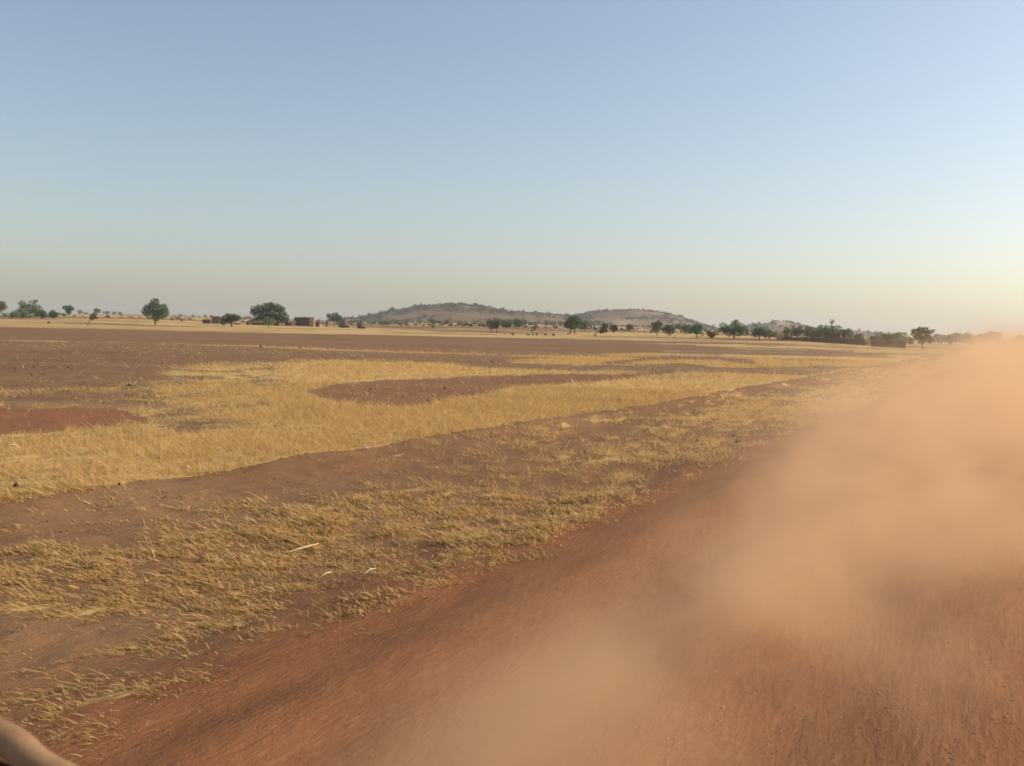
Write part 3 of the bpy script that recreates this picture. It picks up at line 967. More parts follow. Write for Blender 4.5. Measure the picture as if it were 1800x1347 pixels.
T(760, 571.5, 560, 10, 'small dark tree above the pale bush below the long hill', 'olive', group=GM, seed=14, trunk=.3)
make_bush(761, 577, 569.5, 13, 'pale green bush alone in front of the long hill', 'pale', group=GM)
make_bush(773, 570, 564, 9, 'dark bush left of the purple tinted one below the hill', 'dark', group=GM)
T(786, 571, 562, 10, 'dark purple tinted tree below the middle of the long hill', 'brown', group=GM, seed=15, trunk=.15)
make_bush(808, 573.5, 566, 11, 'round dark bush midway along the foot of the long hill', 'dark', group=GM)
make_bush(829, 574.5, 568, 13, 'left of two joined flat dark bushes', 'dark', group=GM)
make_bush(842, 574, 566, 13, 'right of two joined flat dark bushes', 'dark', group=GM)
T(863, 584.5, 563, 21, 'brownish half bare tree on the left of a close pair', 'brown', group=GM, seed=16, trunk=.4)
T(873, 585.5, 561, 20, 'olive tree on the right of a close pair', 'olive', group=GM, seed=17, trunk=.35)
T(889, 577, 565, 18, 'green tree right behind the close pair', 'green', group=GM, seed=18, trunk=.15)
T(913, 577.5, 563, 27, 'dark dome shaped tree below the right end of the long hill', 'dark', group=GM, seed=19, trunk=.1)
T(895, 569, 560, 18, 'faint grey tree clump far behind the dome shaped tree', 'olive', group=GM, seed=20, trunk=.1, shape='bushy')
make_bush(940, 581, 572, 9, 'rusty upright shrub on the straw', 'rust', group=GM)
make_bush(961, 573, 566.5, 8, 'smaller rusty bush farther up the slope', 'rust', group=GM)
make_bush(972, 574, 564, 10, 'green bush between the rusty bush and the two trunked tree', 'green', group=GM)
make_bush(984, 574.5, 564, 11, 'pale bush with a dark foot near the two trunked tree', 'olive', group=GM)
make_bush(993, 576, 566, 12, 'grey bush at the left side of the two trunked tree', 'brown', group=GM)
for px, py, ty, w, lb in ((928.5, 589.5, 587, 6, 'first from the left in the row of tiny dark shrubs'), (937, 589.5, 587.5, 5, 'second from the left in the row of tiny dark shrubs'),
                          (944.5, 590, 587, 5, 'third from the left in the row of tiny dark shrubs'), (958.5, 589.5, 586.5, 5, 'round tiny shrub alone near the right end of the row'),
                          (972.5, 590, 587, 8, 'widest tiny shrub closing the row on the right'), (998.5, 588, 585.5, 5, 'tiny dark shrub at the foot of the two trunked tree'),
                          (902, 589, 586.5, 7, 'tiny brown shrub right of the close pair of trees'), (935, 583.5, 580, 6, 'pale tiny shrub below the rusty upright shrub'),
                          (86, 569, 566, 6, 'dark tiny shrub in the straw below the left clump')):
    make_bush(px, py, ty, w, lb, 'dark', 'shrub', 'shrub', GD)
T(1008, 587, 555.5, 32, 'large leafy tree on two trunks in front of the hills', 'green', group=GM, seed=21, trunk=.32, trunks=(-.35, .12), n=2600,
  lobes=[(-.45, .55, .42), (-.1, .78, .45), (.1, .9, .25), (.35, .70, .44), (.0, .52, .5), (-.5, .42, .32), (.5, .48, .4), (-.25, .68, .38)])
T(1027, 583, 563, 20, 'olive tree overlapping the right side of the two trunked tree', 'olive', group=GM, seed=22, trunk=.2)
T(1047, 591, 567, 19, 'tree with a dark trunk slanting steeply up to the right', 'green', 'leaning_tree', 'tree', GM, .42, seed=23, shift=.9,
  lobes=[(1.05, .40, .42), (1.3, .55, .45), (.85, .35, .34), (1.5, .42, .34), (1.6, .78, .34), (1.3, .8, .3)])
T(1079, 587, 571, 14, 'round dark tree between the slanting tree and the pale mound', 'dark', group=GM, seed=24, trunk=.12)
T(1107, 583.5, 570, 13, 'olive tree in front of the pale straw mound', 'olive', group=GM, seed=25, trunk=.25)
make_bush(1094, 574.5, 571.5, 8, 'dark speck of bush on the left of the pale mound', 'dark', group=GS)
make_bush(1117, 574.5, 571.5, 8, 'dark speck of bush on the pale mound, the middle one', 'dark', group=GS)
make_bush(1129, 574.5, 571.5, 6, 'dark speck of bush on the right of the pale mound', 'rust', group=GS)
T(1154, 590, 564, 22, 'bright green tree on a short trunk, left of the goats', 'green', group=GM, seed=26, trunk=.22)
T(1175, 591, 571, 24, 'broad grey crowned tree above the white goat', 'olive', group=GM, seed=27, trunk=.22)
T(1192, 581, 570, 11, 'dark small tree farther back to the right of the grey crowned one', 'dark', group=GM, seed=28, trunk=.12)
T(1206, 589, 571, 20, 'left half of the joined pair of green trees near the dark goats', 'green', group=GM, seed=29, trunk=.2)
T(1224, 595, 569, 24, 'right half of the joined pair of green trees near the dark goats', 'green', group=GM, seed=30, trunk=.3)
T(1250, 594.5, 581, 15, 'red brown rounded bush beside the dark goats', 'rust', 'bush', 'bush', GM, .08, 'bushy', seed=31)
make_bush(1262, 590, 577, 14, 'yellowish sparse bush beside the red brown one', 'yellow', group=GM)
T(1290, 595, 563, 43, 'large tree with a smaller second crown on its left', 'green', group=GM, seed=32, trunk=.25, n=3000,
  lobes=[(-.75, .66, .28), (-.85, .45, .22), (-.55, .48, .34), (.0, .85, .24), (.1, .7, .34), (.35, .58, .4), (-.1, .5, .42), (.6, .42, .38), (.25, .38, .4), (-.35, .36, .36), (.12, .93, .12)])
T(1335, 597.5, 574, 31, 'wide tree with sunlit top in front of the pointed hill', 'green', group=GM, seed=33, trunk=.28)
T(1353, 596, 579, 24, 'lower olive tree right of the wide sunlit one', 'olive', group=GM, seed=34, trunk=.15)
make_bush(1372, 598, 582, 19, 'yellow green bush at the left end of the mud wall', 'yellow', group=GW)
T(1383, 595.5, 576, 22, 'grey green tree behind the reddish wall end', 'olive', group=GW, seed=35, trunk=.1)
T(1402, 596, 574, 24, 'dark tree behind the pale pointed granary roof', 'green', group=GW, seed=36, trunk=.1)
T(1424, 597.5, 576, 30, 'wide tree behind the middle stretch of mud wall', 'olive', group=GW, seed=37, trunk=.1)
T(1440, 599, 580, 20, 'small brown tree left of the palm', 'brown', group=GW, seed=38, trunk=.1)
T(1460, 601, 570, 42, 'tallest tree clump of the compound around the palm', 'green', group=GW, seed=39, trunk=.08, shape='bushy', n=2400)
T(1486, 601.5, 579, 28, 'dome shaped tree right of the palm', 'green', group=GW, seed=40, trunk=.1)
T(1511, 604, 587, 18, 'small olive tree near the gap in the wall', 'olive', group=GW, seed=41, trunk=.15)
T(1537, 605, 588, 20, 'olive bush right behind the gap in the wall', 'olive', 'bush', 'bush', GW, .08, 'bushy', seed=42)
make_bush(1526, 608, 594, 12, 'yellow bush filling the gap in the mud wall', 'yellow', group=GW)
T(1557, 605, 584.5, 30, 'flat topped green tree behind the last stretch of wall', 'green', group=GW, seed=43, trunk=.1)
T(1580, 606, 586, 28, 'light green tree behind the right end of the wall', 'pale', group=GW, seed=44, trunk=.1)
T(1599, 606, 591, 18, 'low bushy tree just beyond the right end of the wall', 'olive', group=GW, seed=45, trunk=.1, shape='bushy')
T(1621, 614.5, 579.5, 33, 'flat topped tree with side branches, alone right of the wall', 'green', 'umbrella_tree', 'tree', GR, .35, seed=46, n=2200,
  lobes=[(-.8, .88, .16), (-.55, .84, .26), (-.2, .9, .3), (.2, .9, .3), (.6, .82, .22), (.85, .90, .12), (.0, .66, .5), (-.4, .6, .36), (.45, .52, .36), (.65, .42, .28), (-.1, .42, .34), (-.85, .72, .14)])
T(1655, 604, 587, 30, 'sloping tree clump fading into dust right of the flat topped tree', 'olive', group=GR, seed=47, trunk=.12, shape='bushy')
T(1669, 610, 590, 17, 'small light green tree standing before the dusty tree line', 'pale', group=GR, seed=48, trunk=.3)
T(1683, 606, 587, 24, 'first rounded tree of the dusty tree line', 'olive', group=GR, seed=49, trunk=.1)
T(1705, 607, 588.5, 26, 'second low tree of the dusty tree line', 'olive', group=GR, seed=50, trunk=.1)
T(1723, 607, 590, 24, 'third pale tree of the dusty tree line', 'olive', group=GR, seed=51, trunk=.1)
T(1745, 609, 586, 32, 'largest dome shaped tree swallowed by the road dust', 'olive', group=GR, seed=52, trunk=.1)
T(1793, 612, 593, 44, 'ghostly tree across the road in the thickest dust', 'olive', group=GR, seed=53, trunk=.1)
# trees that stand out on the ridges
def ridge_tree(px, top, hpx, wpx, dist, label, leaf='scrub'):
    r = ray(px, top + hpx)
    hl = math.hypot(r.x, r.y)
    x, y, z = r.x / hl * dist, r.y / hl * dist, H + r.z / hl * dist
    m = dist / F
    L = [(random.uniform(-.4, .4) * wpx * m / 2, 0, hpx * m * random.uniform(.5, .8), wpx * m * .28, wpx * m * .28, hpx * m * .25) for k in range(5)]
    P = crown_points(L, 120, int(px))
    V, Fq, tint = cards(P, .8 * m, seed=int(px))
    k = len(V)
    q = .3
    V = np.vstack([V, [(-q, 0, -3), (q, 0, -3), (q * .5, 0, hpx * m * .7), (-q * .5, 0, hpx * m * .7), (0, -q, -3), (0, q, -3), (0, q * .5, hpx * m * .7), (0, -q * .5, hpx * m * .7)]])
    Fq = np.vstack([Fq, [[k, k + 1, k + 2, k + 3], [k + 4, k + 5, k + 6, k + 7]]])
    tint = np.append(tint, [0] * 8)
    o = obj('ridge_tree', mesh_np('ridge_tree', V, Fq, False, {'tint': tint}), M[leaf])
    o.location = (x, y, z)
    tag(o, label, 'tree', 'trees standing out on the ridges')
ridge_tree(869, 541, 7, 6, HD, 'lone tree on the right shoulder of the long hill')
ridge_tree(810, 532, 5, 9, HD, 'flat tree on the very top of the long hill')
ridge_tree(1030, 548, 6, 5, HD + 150, 'tree on the left shoulder of the broad hill')
ridge_tree(1131, 542.5, 6, 5, HD + 150, 'tallest tree on the back of the broad hill')
ridge_tree(1199, 556, 5, 5, HD + 150, 'tree on the right slope of the broad hill')

def make_palm():
    x, y, z, d = place(1461, 600)
    m = d / F
    root = thing('palm_tree', 'palm with a spiky head sticking up out of the dark clump', 'palm tree', (x, y, z), -math.atan2(x, y), GW)
    hgt = (600 - 569) * m
    mb = MB()
    mb.tube([(0, 0, -.2), (.1, 0, hgt * .5), (0, 0, hgt)], [.28, .2, .17], 8)
    mb.build('trunk', M['bark'], root, True)
    r = random.Random(4)
    for k in range(15):
        a = k / 15 * 6.283 + r.uniform(-.15, .15)
        el = r.uniform(-.35, 1.2)
        Lf = r.uniform(1.3, 1.9)
        dirv = Vector((math.cos(a) * math.cos(el), math.sin(a) * math.cos(el), math.sin(el)))
        side = dirv.cross(Vector((0, 0, 1)))
        side = side.normalized() if side.length > .05 else Vector((1, 0, 0))
        mb = MB()
        b0 = Vector((0, 0, hgt))
        for q in range(7):      # fan of stiff leaflets on a stalk
            f = (q - 3) / 3
            tipp = b0 + dirv * Lf * (1 - .25 * f * f) + side * f * .55
            ba = b0 + dirv * Lf * .45
            v = [mb.bm.verts.new(p) for p in (ba - side * .03 + side * f * .08, ba + side * .03 + side * f * .08, tipp)]
            mb.bm.faces.new(v)
        mb.tube([b0, b0 + dirv * Lf * .5], [.05, .035], 4)
        o = mb.build('frond', M['green'], root)
make_palm()

# ------------------------------------------------------------------ village
GH = 'mud houses and huts of the village'
def at_base(px, py):
    x, y, z, d = place(px, py)
    return x, y, z, d, d / F, -math.atan2(x, y)

def box_house(px, py, w, h, depth, label, turn=0.0, wall='mud', roof='mud_dark', door=None, dcol='doorway', name='mud_house', rounded=0):
    x, y, z, d, m, rz = at_base(px, py)
    root = thing(name, label, 'house', (x, y, z), rz + R(turn), GH)
    W_, H_, D_ = w * m, h * m, depth * m
    mb = MB()
    mb.box((0, D_ / 2, H_ / 2 - .15), (W_, D_, H_ + .3), jit=.05, taper=.96)
    mb.build('wall', M[wall], root, bevel=.10)
    rb = MB()
    rb.box((0, D_ / 2, H_ + .06), (W_ * 1.03, D_ * 1.05, .2), jit=.04)
    for k in range(4):      # earth parapet, worn uneven
        rb.box((W_ * (-.36 + .24 * k), .12, H_ + .2), (W_ * .2, .22, .16), jit=.05)
    rb.build('roof', M[roof], root, bevel=.05)
    if door is not None:
        db = MB()
        db.box((door * W_ / 2, -.03, .85), (.85, .12, 1.7), jit=.01)
        db.build('door', M[dcol], root)
        fb = MB()
        fb.box((door * W_ / 2, -.02, 1.78), (1.15, .16, .14))
        fb.build('lintel', M['wood'], root)
    return root

def round_hut(px, py, w, h, label, wallh=.42, wall='mud', roof='thatch', door=None, name='thatched_hut', dcol='doorway'):
    x, y, z, d, m, rz = at_base(px, py)
    root = thing(name, label, 'hut', (x, y, z), rz, GH)
    rw = w * m / 2
    H_ = h * m
    zw = H_ * wallh
    mb = MB()
    mb.lathe([(rw * .76, -.2), (rw * .78, zw * .5), (rw * .74, zw + .1)], 18, jit=.02)
    mb.build('wall', M[wall], root, True)
    rb = MB()
    n = 6
    prof = []
    for k in range(n):      # layered thatch, each course slightly overhanging
        f0, f1 = k / n, (k + 1) / n
        prof.append((rw * (1 - f0) * 1.0 + .03, zw - .22 + (H_ - zw + .22) * f0))
        prof.append((rw * (1 - f1) * 1.0 + .09, zw - .22 + (H_ - zw + .22) * (f1 - .02)))
    prof.append((.05, H_))
    rb.lathe(prof, 20, jit=.035)
    rb.build('roof', M[roof], root)
    tb = MB()
    tb.lathe([(.14, H_ - .18), (.17, H_ - .05), (.06, H_ + .22)], 8, jit=.05)
    tb.build('thatch_knot', M[roof], root)
    if door is not None:
        a = -math.pi / 2 + door
        db = MB()
        db.box((math.cos(a) * rw * .77, math.sin(a) * rw * .77, zw * .42), (.7, .14, zw * .84), rz=a + math.pi / 2, jit=.01)
        db.build('door', M[dcol], root)
    return root

def mud_wall(pts, h, label, mat='mud', th=.4, name='mud_wall', group='stretches of mud wall', seed=0):
    r = random.Random(seed)
    P = []
    hs = []
    for (px, py) in pts:
        x, y, z, d = place(px, py)
        P.append(Vector((x, y, z))); hs.append(h * d / F)
    c = P[len(P) // 2]
    root = thing(name, label, 'wall', c, 0, group)
    bm = bmesh.new()
    dense = []
    for (a, b, ha, hb) in zip(P, P[1:], hs, hs[1:]):
        n = max(2, int((b - a).length / 1.1))
        for i in range(n):
            dense.append((a.lerp(b, i / n), ha + (hb - ha) * i / n))
    dense.append((P[-1], hs[-1]))
    rings = []
    for i, (p, hh) in enumerate(dense):
        t = (dense[min(i + 1, len(dense) - 1)][0] - dense[max(i - 1, 0)][0]); t.z = 0; t.normalize()
        nrm = Vector((-t.y, t.x, 0))
        hh = hh * r.uniform(.88, 1.08)
        q = []
        for (o_, zz) in ((-.55, -.4), (-.5, hh * .5), (-.38, hh * .93), (0, hh + .04), (.38, hh * .94), (.5, hh * .5), (.55, -.4)):
            q.append(bm.verts.new(p - c + nrm * (o_ * th + r.uniform(-.03, .03)) + Vector((0, 0, zz + r.uniform(-.03, .03)))))
        rings.append(q)
    for a, b in zip(rings, rings[1:]):
        for k in range(6):
            bm.faces.new((a[k], a[k + 1], b[k + 1], b[k]))
    bm.faces.new(rings[0]); bm.faces.new(list(reversed(rings[-1])))
    bmesh.ops.recalc_face_normals(bm, faces=bm.faces[:])
    me = bpy.data.meshes.new('wall_body')
    bm.to_mesh(me); bm.free()
    obj('wall_body', me, M[mat], root)
    return root

mud_wall([(357, 568.5), (363, 568.8), (370, 569)], 7, 'low dark mud wall at the left end of the village', 'mud_dark', seed=1)
box_house(378, 569.5, 17, 11, 13, 'flat roofed dark brown mud house left of the umbrella tree', -38, 'mud', 'mud_dark')
round_hut(414, 568.5, 15, 12, 'round hut with brown thatch half hidden by the umbrella tree', .5, 'mud_pale', 'thatch_red')
mud_wall([(408, 570), (416, 570.2), (424, 570.5)], 2.5, 'ankle high mud wall running right from the umbrella tree', 'mud_pale', seed=2)
def gable_hut():
    x, y, z, d, m, rz = at_base(450, 572)
    root = thing('gabled_hut', 'wide thatched hut with a white door left of the big tree', 'hut', (x, y, z), rz, GH)
    W_ = 34 * m; D_ = 3.6; zw = 6.0 * m; H_ = 13 * m
    mb = MB(); mb.box((0, D_ / 2, zw / 2 - .1), (W_ * .94, D_, zw + .2), jit=.04); mb.build('wall', M['mud'], root, bevel=.06)
    bm = bmesh.new()
    x0, x1, xr0, xr1 = -W_ * .54, W_ * .54, -W_ * .02, W_ * .2
    pr = [(x0, -.45, zw - .25), (x1, -.45, zw - .25), (x1, D_ + .45, zw - .25), (x0, D_ + .45, zw - .25), (xr0, D_ / 2, H_), (xr1, D_ / 2, H_)]
    lo = [(a, b, c - .22) for a, b, c in pr[:4]]
    v = [bm.verts.new(p) for p in pr + lo]
    for f in ((0, 1, 5, 4), (1, 2, 5), (2, 3, 4, 5), (3, 0, 4), (6, 7, 1, 0), (7, 8, 2, 1), (8, 9, 3, 2), (9, 6, 0, 3), (9, 8, 7, 6)):
        bm.faces.new([v[i] for i in f])
    bmesh.ops.subdivide_edges(bm, edges=bm.edges[:], cuts=3, use_grid_fill=True)
    for q in bm.verts:
        q.co += Vector((random.uniform(-.06, .06), random.uniform(-.06, .06), random.uniform(-.07, .05)))
    bmesh.ops.recalc_face_normals(bm, faces=bm.faces[:])
    me = bpy.data.meshes.new('roof'); bm.to_mesh(me); bm.free()
    obj('roof', me, M['thatch'], root)
    db = MB(); db.box((-W_ * .29, -.04, zw * .42), (3.4 * m, .14, zw * .84)); db.build('door', M['door_pale'], root)
    ob_ = MB(); ob_.box((-W_ * .42, -.03, zw * .42), (3.6 * m, .12, zw * .8)); ob_.build('opening', M['doorway'], root)  # solid dark box, its colour stands in for the shade inside the opening
gable_hut()
mud_wall([(482, 573), (490, 573.3), (500, 573.3)], 5, 'dark mud wall in front of the foot of the big tree', 'mud_dark', seed=3)
box_house(499, 572.6, 15, 12.5, 9, 'dark brown mud house poking out right of the big tree', -20, 'mud_dark', 'mud_dark')
mud_wall([(506, 573), (510, 573.2), (514, 573.3)], 4.5, 'short dark wall linking the two dark mud houses', 'mud_dark', seed=4)
box_house(531, 573.6, 29, 13.5, 9, 'long dark mud house with a sunlit right end', -17, 'mud_dark', 'mud_dark', -.9, 'door_pale')
box_house(548, 574.6, 8, 15, 8, 'tall narrow pale block painted as the sunlit end of the long dark house', -8, 'mud_pale', 'mud_pale')  # sunlit end wall of the long house, its brightness put into pale mud
round_hut(560.5, 575, 13, 13, 'small pale round hut with a reddish pointed thatch', .5, 'mud_pale', 'thatch_red', -.75)
round_hut(606, 576.5, 22, 15, 'left one of two grey conical thatched granaries', .3, 'mud_dark', 'thatch')
round_hut(635.5, 578, 18.5, 15.5, 'right one of two grey conical thatched granaries, standing clear', .3, 'mud_dark', 'thatch')
def post(px, py, h, label, rr=.09, foot=False):
    x, y, z, d, m, rz = at_base(px, py)
    mb = MB()
    H_ = h * m
    mb.tube([(0, 0, -.2), (.03, 0, H_ * .5), (-.02, 0, H_)], [rr * 1.1, rr, rr * .8], 7)
    mb.tube([(0, 0, H_ * .72), (.25, .05, H_ * .98)], [rr * .7, rr * .4], 6)
    if foot:
        mb.lathe([(.42, -.1), (.46, .2), (.30, .42), (.1, .5)], 10, jit=.06)
    o = mb.build('dead_stem', M['wood'], None, True)
    o.location = (x, y, z)
    tag(o, label, 'post', 'dark stems standing in the village')
post(574, 574, 9, 'dark thin forked stem rising from a thick foot beside the pale hut', .13, True)
post(427.5, 569, 6, 'short dark forked stem between the brown hut and the gabled hut', .13)
post(518, 573.5, 6, 'stubby forked stem at the left corner of the long dark house', .15)

# compound on the right
mud_wall([(1366, 597.5), (1386, 598.2), (1409, 599)], 5.5, 'long low mud wall left of the pale granary roof to the first bend', 'mud_dark', seed=5)
box_house(1381, 597.2, 11, 13, 9, 'reddish mud house at the left end of the walled compound', -10, 'mud', 'mud_dark')
round_hut(1390.5, 597, 6, 10.5, 'pale pointed granary behind the low wall', .25, 'mud_pale', 'thatch')
mud_wall([(1409, 599.4), (1430, 600.4), (1450, 602)], 6.5, 'middle stretch of mud wall below the wide olive tree', 'mud_dark', seed=6)
mud_wall([(1450, 602.8), (1480, 604.4), (1521, 607.5)], 9, 'longest stretch of dark mud wall below the palm', 'mud_dark', seed=7)
box_house(1467, 602.6, 20, 14, 12, 'square mud building rising behind the longest wall', -6, 'mud_dark', 'mud_dark')
mud_wall([(1531, 609), (1560, 610.4), (1592, 612.2)], 11, 'last stretch of mud wall with a clean vertical right end', 'mud_dark', seed=8)
mud_wall([(1521, 607.5), (1526, 605), (1531, 603)], 5, 'short wall turning back into the gap', 'mud_dark', seed=9)

# ------------------------------------------------------------------ animals
def quadruped(px, py, length, label, mat, head=1, turn=0.0, name='goat', graze=False):
    x, y, z, d, m, rz = at_base(px, py)
    s = length
    hz = .62 * s
    bm = bmesh.new()
    sk = bm.verts.layers.skin.verify()
    def V(p, r):
        v = bm.verts.new(p); v[sk].radius = (r * s, r * s * 1.05); return v
    hip = V((-.40 * s, 0, hz), .15); belly = V((-.02 * s, 0, hz - .03 * s), .175); sho = V((.34 * s, 0, hz), .16)
    bm.edges.new((hip, belly)); bm.edges.new((belly, sho))
    nz = hz + (.24 if not graze else -.12) * s
    nk = V((.52 * s, 0, (hz + nz) / 2 + .02 * s), .085); hd = V((.64 * s, 0, nz), .078); mz = V((.82 * s, 0, nz - .09 * s), .045)
    bm.edges.new((sho, nk)); bm.edges.new((nk, hd)); bm.edges.new((hd, mz))
    for e in (-1, 1):
        ear = V((.62 * s, e * .13 * s, nz + .06 * s), .025); bm.edges.new((hd, ear))
    for e in (-1, 1):
        k = V((.36 * s, e * .11 * s, hz * .50), .050); w_ = V((.35 * s, e * .11 * s, hz * .26), .032); f = V((.36 * s, e * .11 * s, .02), .034)
        bm.edges.new((sho, k)); bm.edges.new((k, w_)); bm.edges.new((w_, f))
        st = V((-.36 * s, e * .12 * s, hz * .56), .065); hk = V((-.47 * s, e * .12 * s, hz * .34), .034); f = V((-.42 * s, e * .12 * s, .02), .034)
        bm.edges.new((hip, st)); bm.edges.new((st, hk)); bm.edges.new((hk, f))
    tl = V((-.58 * s, 0, hz + .04 * s), .03); tl2 = V((-.64 * s, 0, hz - .12 * s), .018)
    bm.edges.new((hip, tl)); bm.edges.new((tl, tl2))
    hip[sk].use_root = True
    me = bpy.data.meshes.new(name); bm.to_mesh(me); bm.free()
    tmp = bpy.data.objects.new('tmp_body', me); C.objects.link(tmp)
    tmp.modifiers.new('skin', 'SKIN'); sb = tmp.modifiers.new('sub', 'SUBSURF'); sb.levels = 1; sb.render_levels = 1
    dg = bpy.context.evaluated_depsgraph_get()
    me2 = bpy.data.meshes.new_from_object(tmp.evaluated_get(dg))
    bpy.data.objects.remove(tmp)
    me2.name = name
    me2.polygons.foreach_set('use_smooth', np.ones(len(me2.polygons), bool))
    me2.materials.clear()
    o = obj(name, me2, M[mat])
    o.location = (x, y, z)
    o.rotation_euler = (0, 0, rz + (0 if head > 0 else math.pi) + R(turn))
    tag(o, label, 'goat', 'goats grazing on the plain')
quadruped(1189.5, 595.5, .52, 'white goat standing below the grey crowned tree', 'hide_white', 1, 15)
quadruped(1185.0, 595.8, .50, 'brown goat close behind the white goat', 'hide_brown', -1, 20, graze=True)
quadruped(1227.5, 593.5, .50, 'left one of two dark goats under the green pair of trees', 'hide_brown', 1, -10, graze=True)
quadruped(1233.5, 592.5, .55, 'right one of two dark goats, black, beside the red brown bush', 'hide_black', -1, 10)
quadruped(304, 573.0, .52, 'white goat alone on the straw right of the large lone tree', 'hide_white', 1, 25)
quadruped(1045, 590.8, .55, 'black goat at the foot of the slanting trunk', 'hide_black', -1, 70)

# ------------------------------------------------------------------ stumps in the ploughed field
def stump(px, py, h, label):
    x, y, z, d, m, rz = at_base(px, py)
    mb = MB()
    H_ = h * m
    mb.tube([(0, 0, -.1), (.02, 0, H_ * .6), (.05, .02, H_)], [.11, .085, .05], 7)
    mb.tube([(0, 0, H_ * .4), (-.12, .03, H_ * .75)], [.05, .025], 5)
    o = mb.build('stump', M['wood'], None, True)
    o.location = (x, y, z)
    tag(o, label, 'stump', 'stumps in the ploughed field')
stump(458, 611.5, 5, 'left of the two dark stumps on the ploughed field')
stump(527.5, 613.5, 5, 'right of the two dark stumps on the ploughed field')

# ------------------------------------------------------------------ litter
def scrap(px, py, w, label, mat='plastic', h=.06, turn=0.0, seed=0):
    x, y, z, d, m, rz = at_base(px, py)
    r = random.Random(seed + int(px))
    bm = bmesh.new()
    nx, ny = 6, 4
    Lx = w * m; Ly = Lx * .55
    g = []
    for j in range(ny):
        row = []
        for i in range(nx):
            a, b = i / (nx - 1) - .5, j / (ny - 1) - .5
            row.append(bm.verts.new((a * Lx * r.uniform(.85, 1.1), b * Ly * r.uniform(.8, 1.15), h * (.35 + .65 * math.sin((a + .5) * 3.1)) * r.uniform(.5, 1.1) + .02)))
        g.append(row)
    for j in range(ny - 1):
        for i in range(nx - 1):
            bm.faces.new((g[j][i], g[j][i + 1], g[j + 1][i + 1], g[j + 1][i]))
    ret = bmesh.ops.solidify(bm, geom=bm.faces[:], thickness=.006)
    me = bpy.data.meshes.new('plastic_scrap'); bm.to_mesh(me); bm.free()
    o = obj('plastic_scrap', me, M[mat])
    o.location = (x, y, z); o.rotation_euler = (0, 0, rz + R(turn))
    tag(o, label, 'litter', 'scraps of litter on the plain')
scrap(641, 791, 13, 'white crumpled scrap lying on the edge between straw and brown soil', h=.06, turn=12)
scrap(823, 691.5, 8, 'white scrap lying inside the red bare patch', h=.10, turn=5)
scrap(1068, 655.5, 6, 'small pale scrap on the far edge of the red bare patch', h=.12)
scrap(600, 623.5, 4, 'white speck of litter on the far ploughed field', h=.22)
scrap(315, 669, 4.5, 'white speck of litter on the left soil stripes', h=.13)
scrap(373, 717.5, 8, 'cream scrap on the thin straw right of the left red patch', h=.09)
scrap(1199, 668, 4.5, 'white speck of litter on the straw right of the red patch', h=.14)
scrap(388, 799, 11, 'left one of two pale grey plastic bags in the tall straw', 'plastic_blue', .05, 10)
scrap(419, 797, 9, 'right one of two pale grey plastic bags in the tall straw', 'plastic_blue', .05, -10)
scrap(14, 808, 11, 'pale scrap in the straw at the left edge of the photo', h=.05)
scrap(1044, 914.5, 6, 'tiny white scrap on the gravel at the edge of the verge', h=.02)
scrap(344, 669.5, 3.5, 'cream speck beside the white one on the left soil stripes', h=.08, seed=4)
def stalk(px, py, px2, py2, label, rr=.012):
    a = ground_point(px, py); b = ground_point(px2, py2)
    mb = MB()
    za, zb2 = tz(*a) + .03, tz(*b) + .05
    mid = ((a[0] + b[0]) / 2, (a[1] + b[1]) / 2)
    c = Vector((a[0], a[1], za))
    mb.tube([(0, 0, 0), (mid[0] - c.x, mid[1] - c.y, max(tz(*mid) + .06, za) - za), (b[0] - c.x, b[1] - c.y, zb2 - za)], [rr, rr * .9, rr * .5], 6)
    o = mb.build('straw_stalk', M['straw_pale'], None, True)
    o.location = c
    tag(o, label, 'stalk', 'pale stalks lying on the verge')
M['straw_pale'] = simple_mat('bleached_stalk', (.72, .58, .34), .12, 12)
stalk(500, 974, 560, 961, 'longest bleached stalk lying in the pale verge straw', .009)
stalk(562, 1025, 583, 1017, 'short bleached stalk, left of two below the long one', .007)
stalk(640, 1021, 661, 1011, 'short bleached stalk, right of two below the long one', .007)
stalk(8, 789, 32, 788, 'curved bleached stalk in the straw at the left edge', .016)

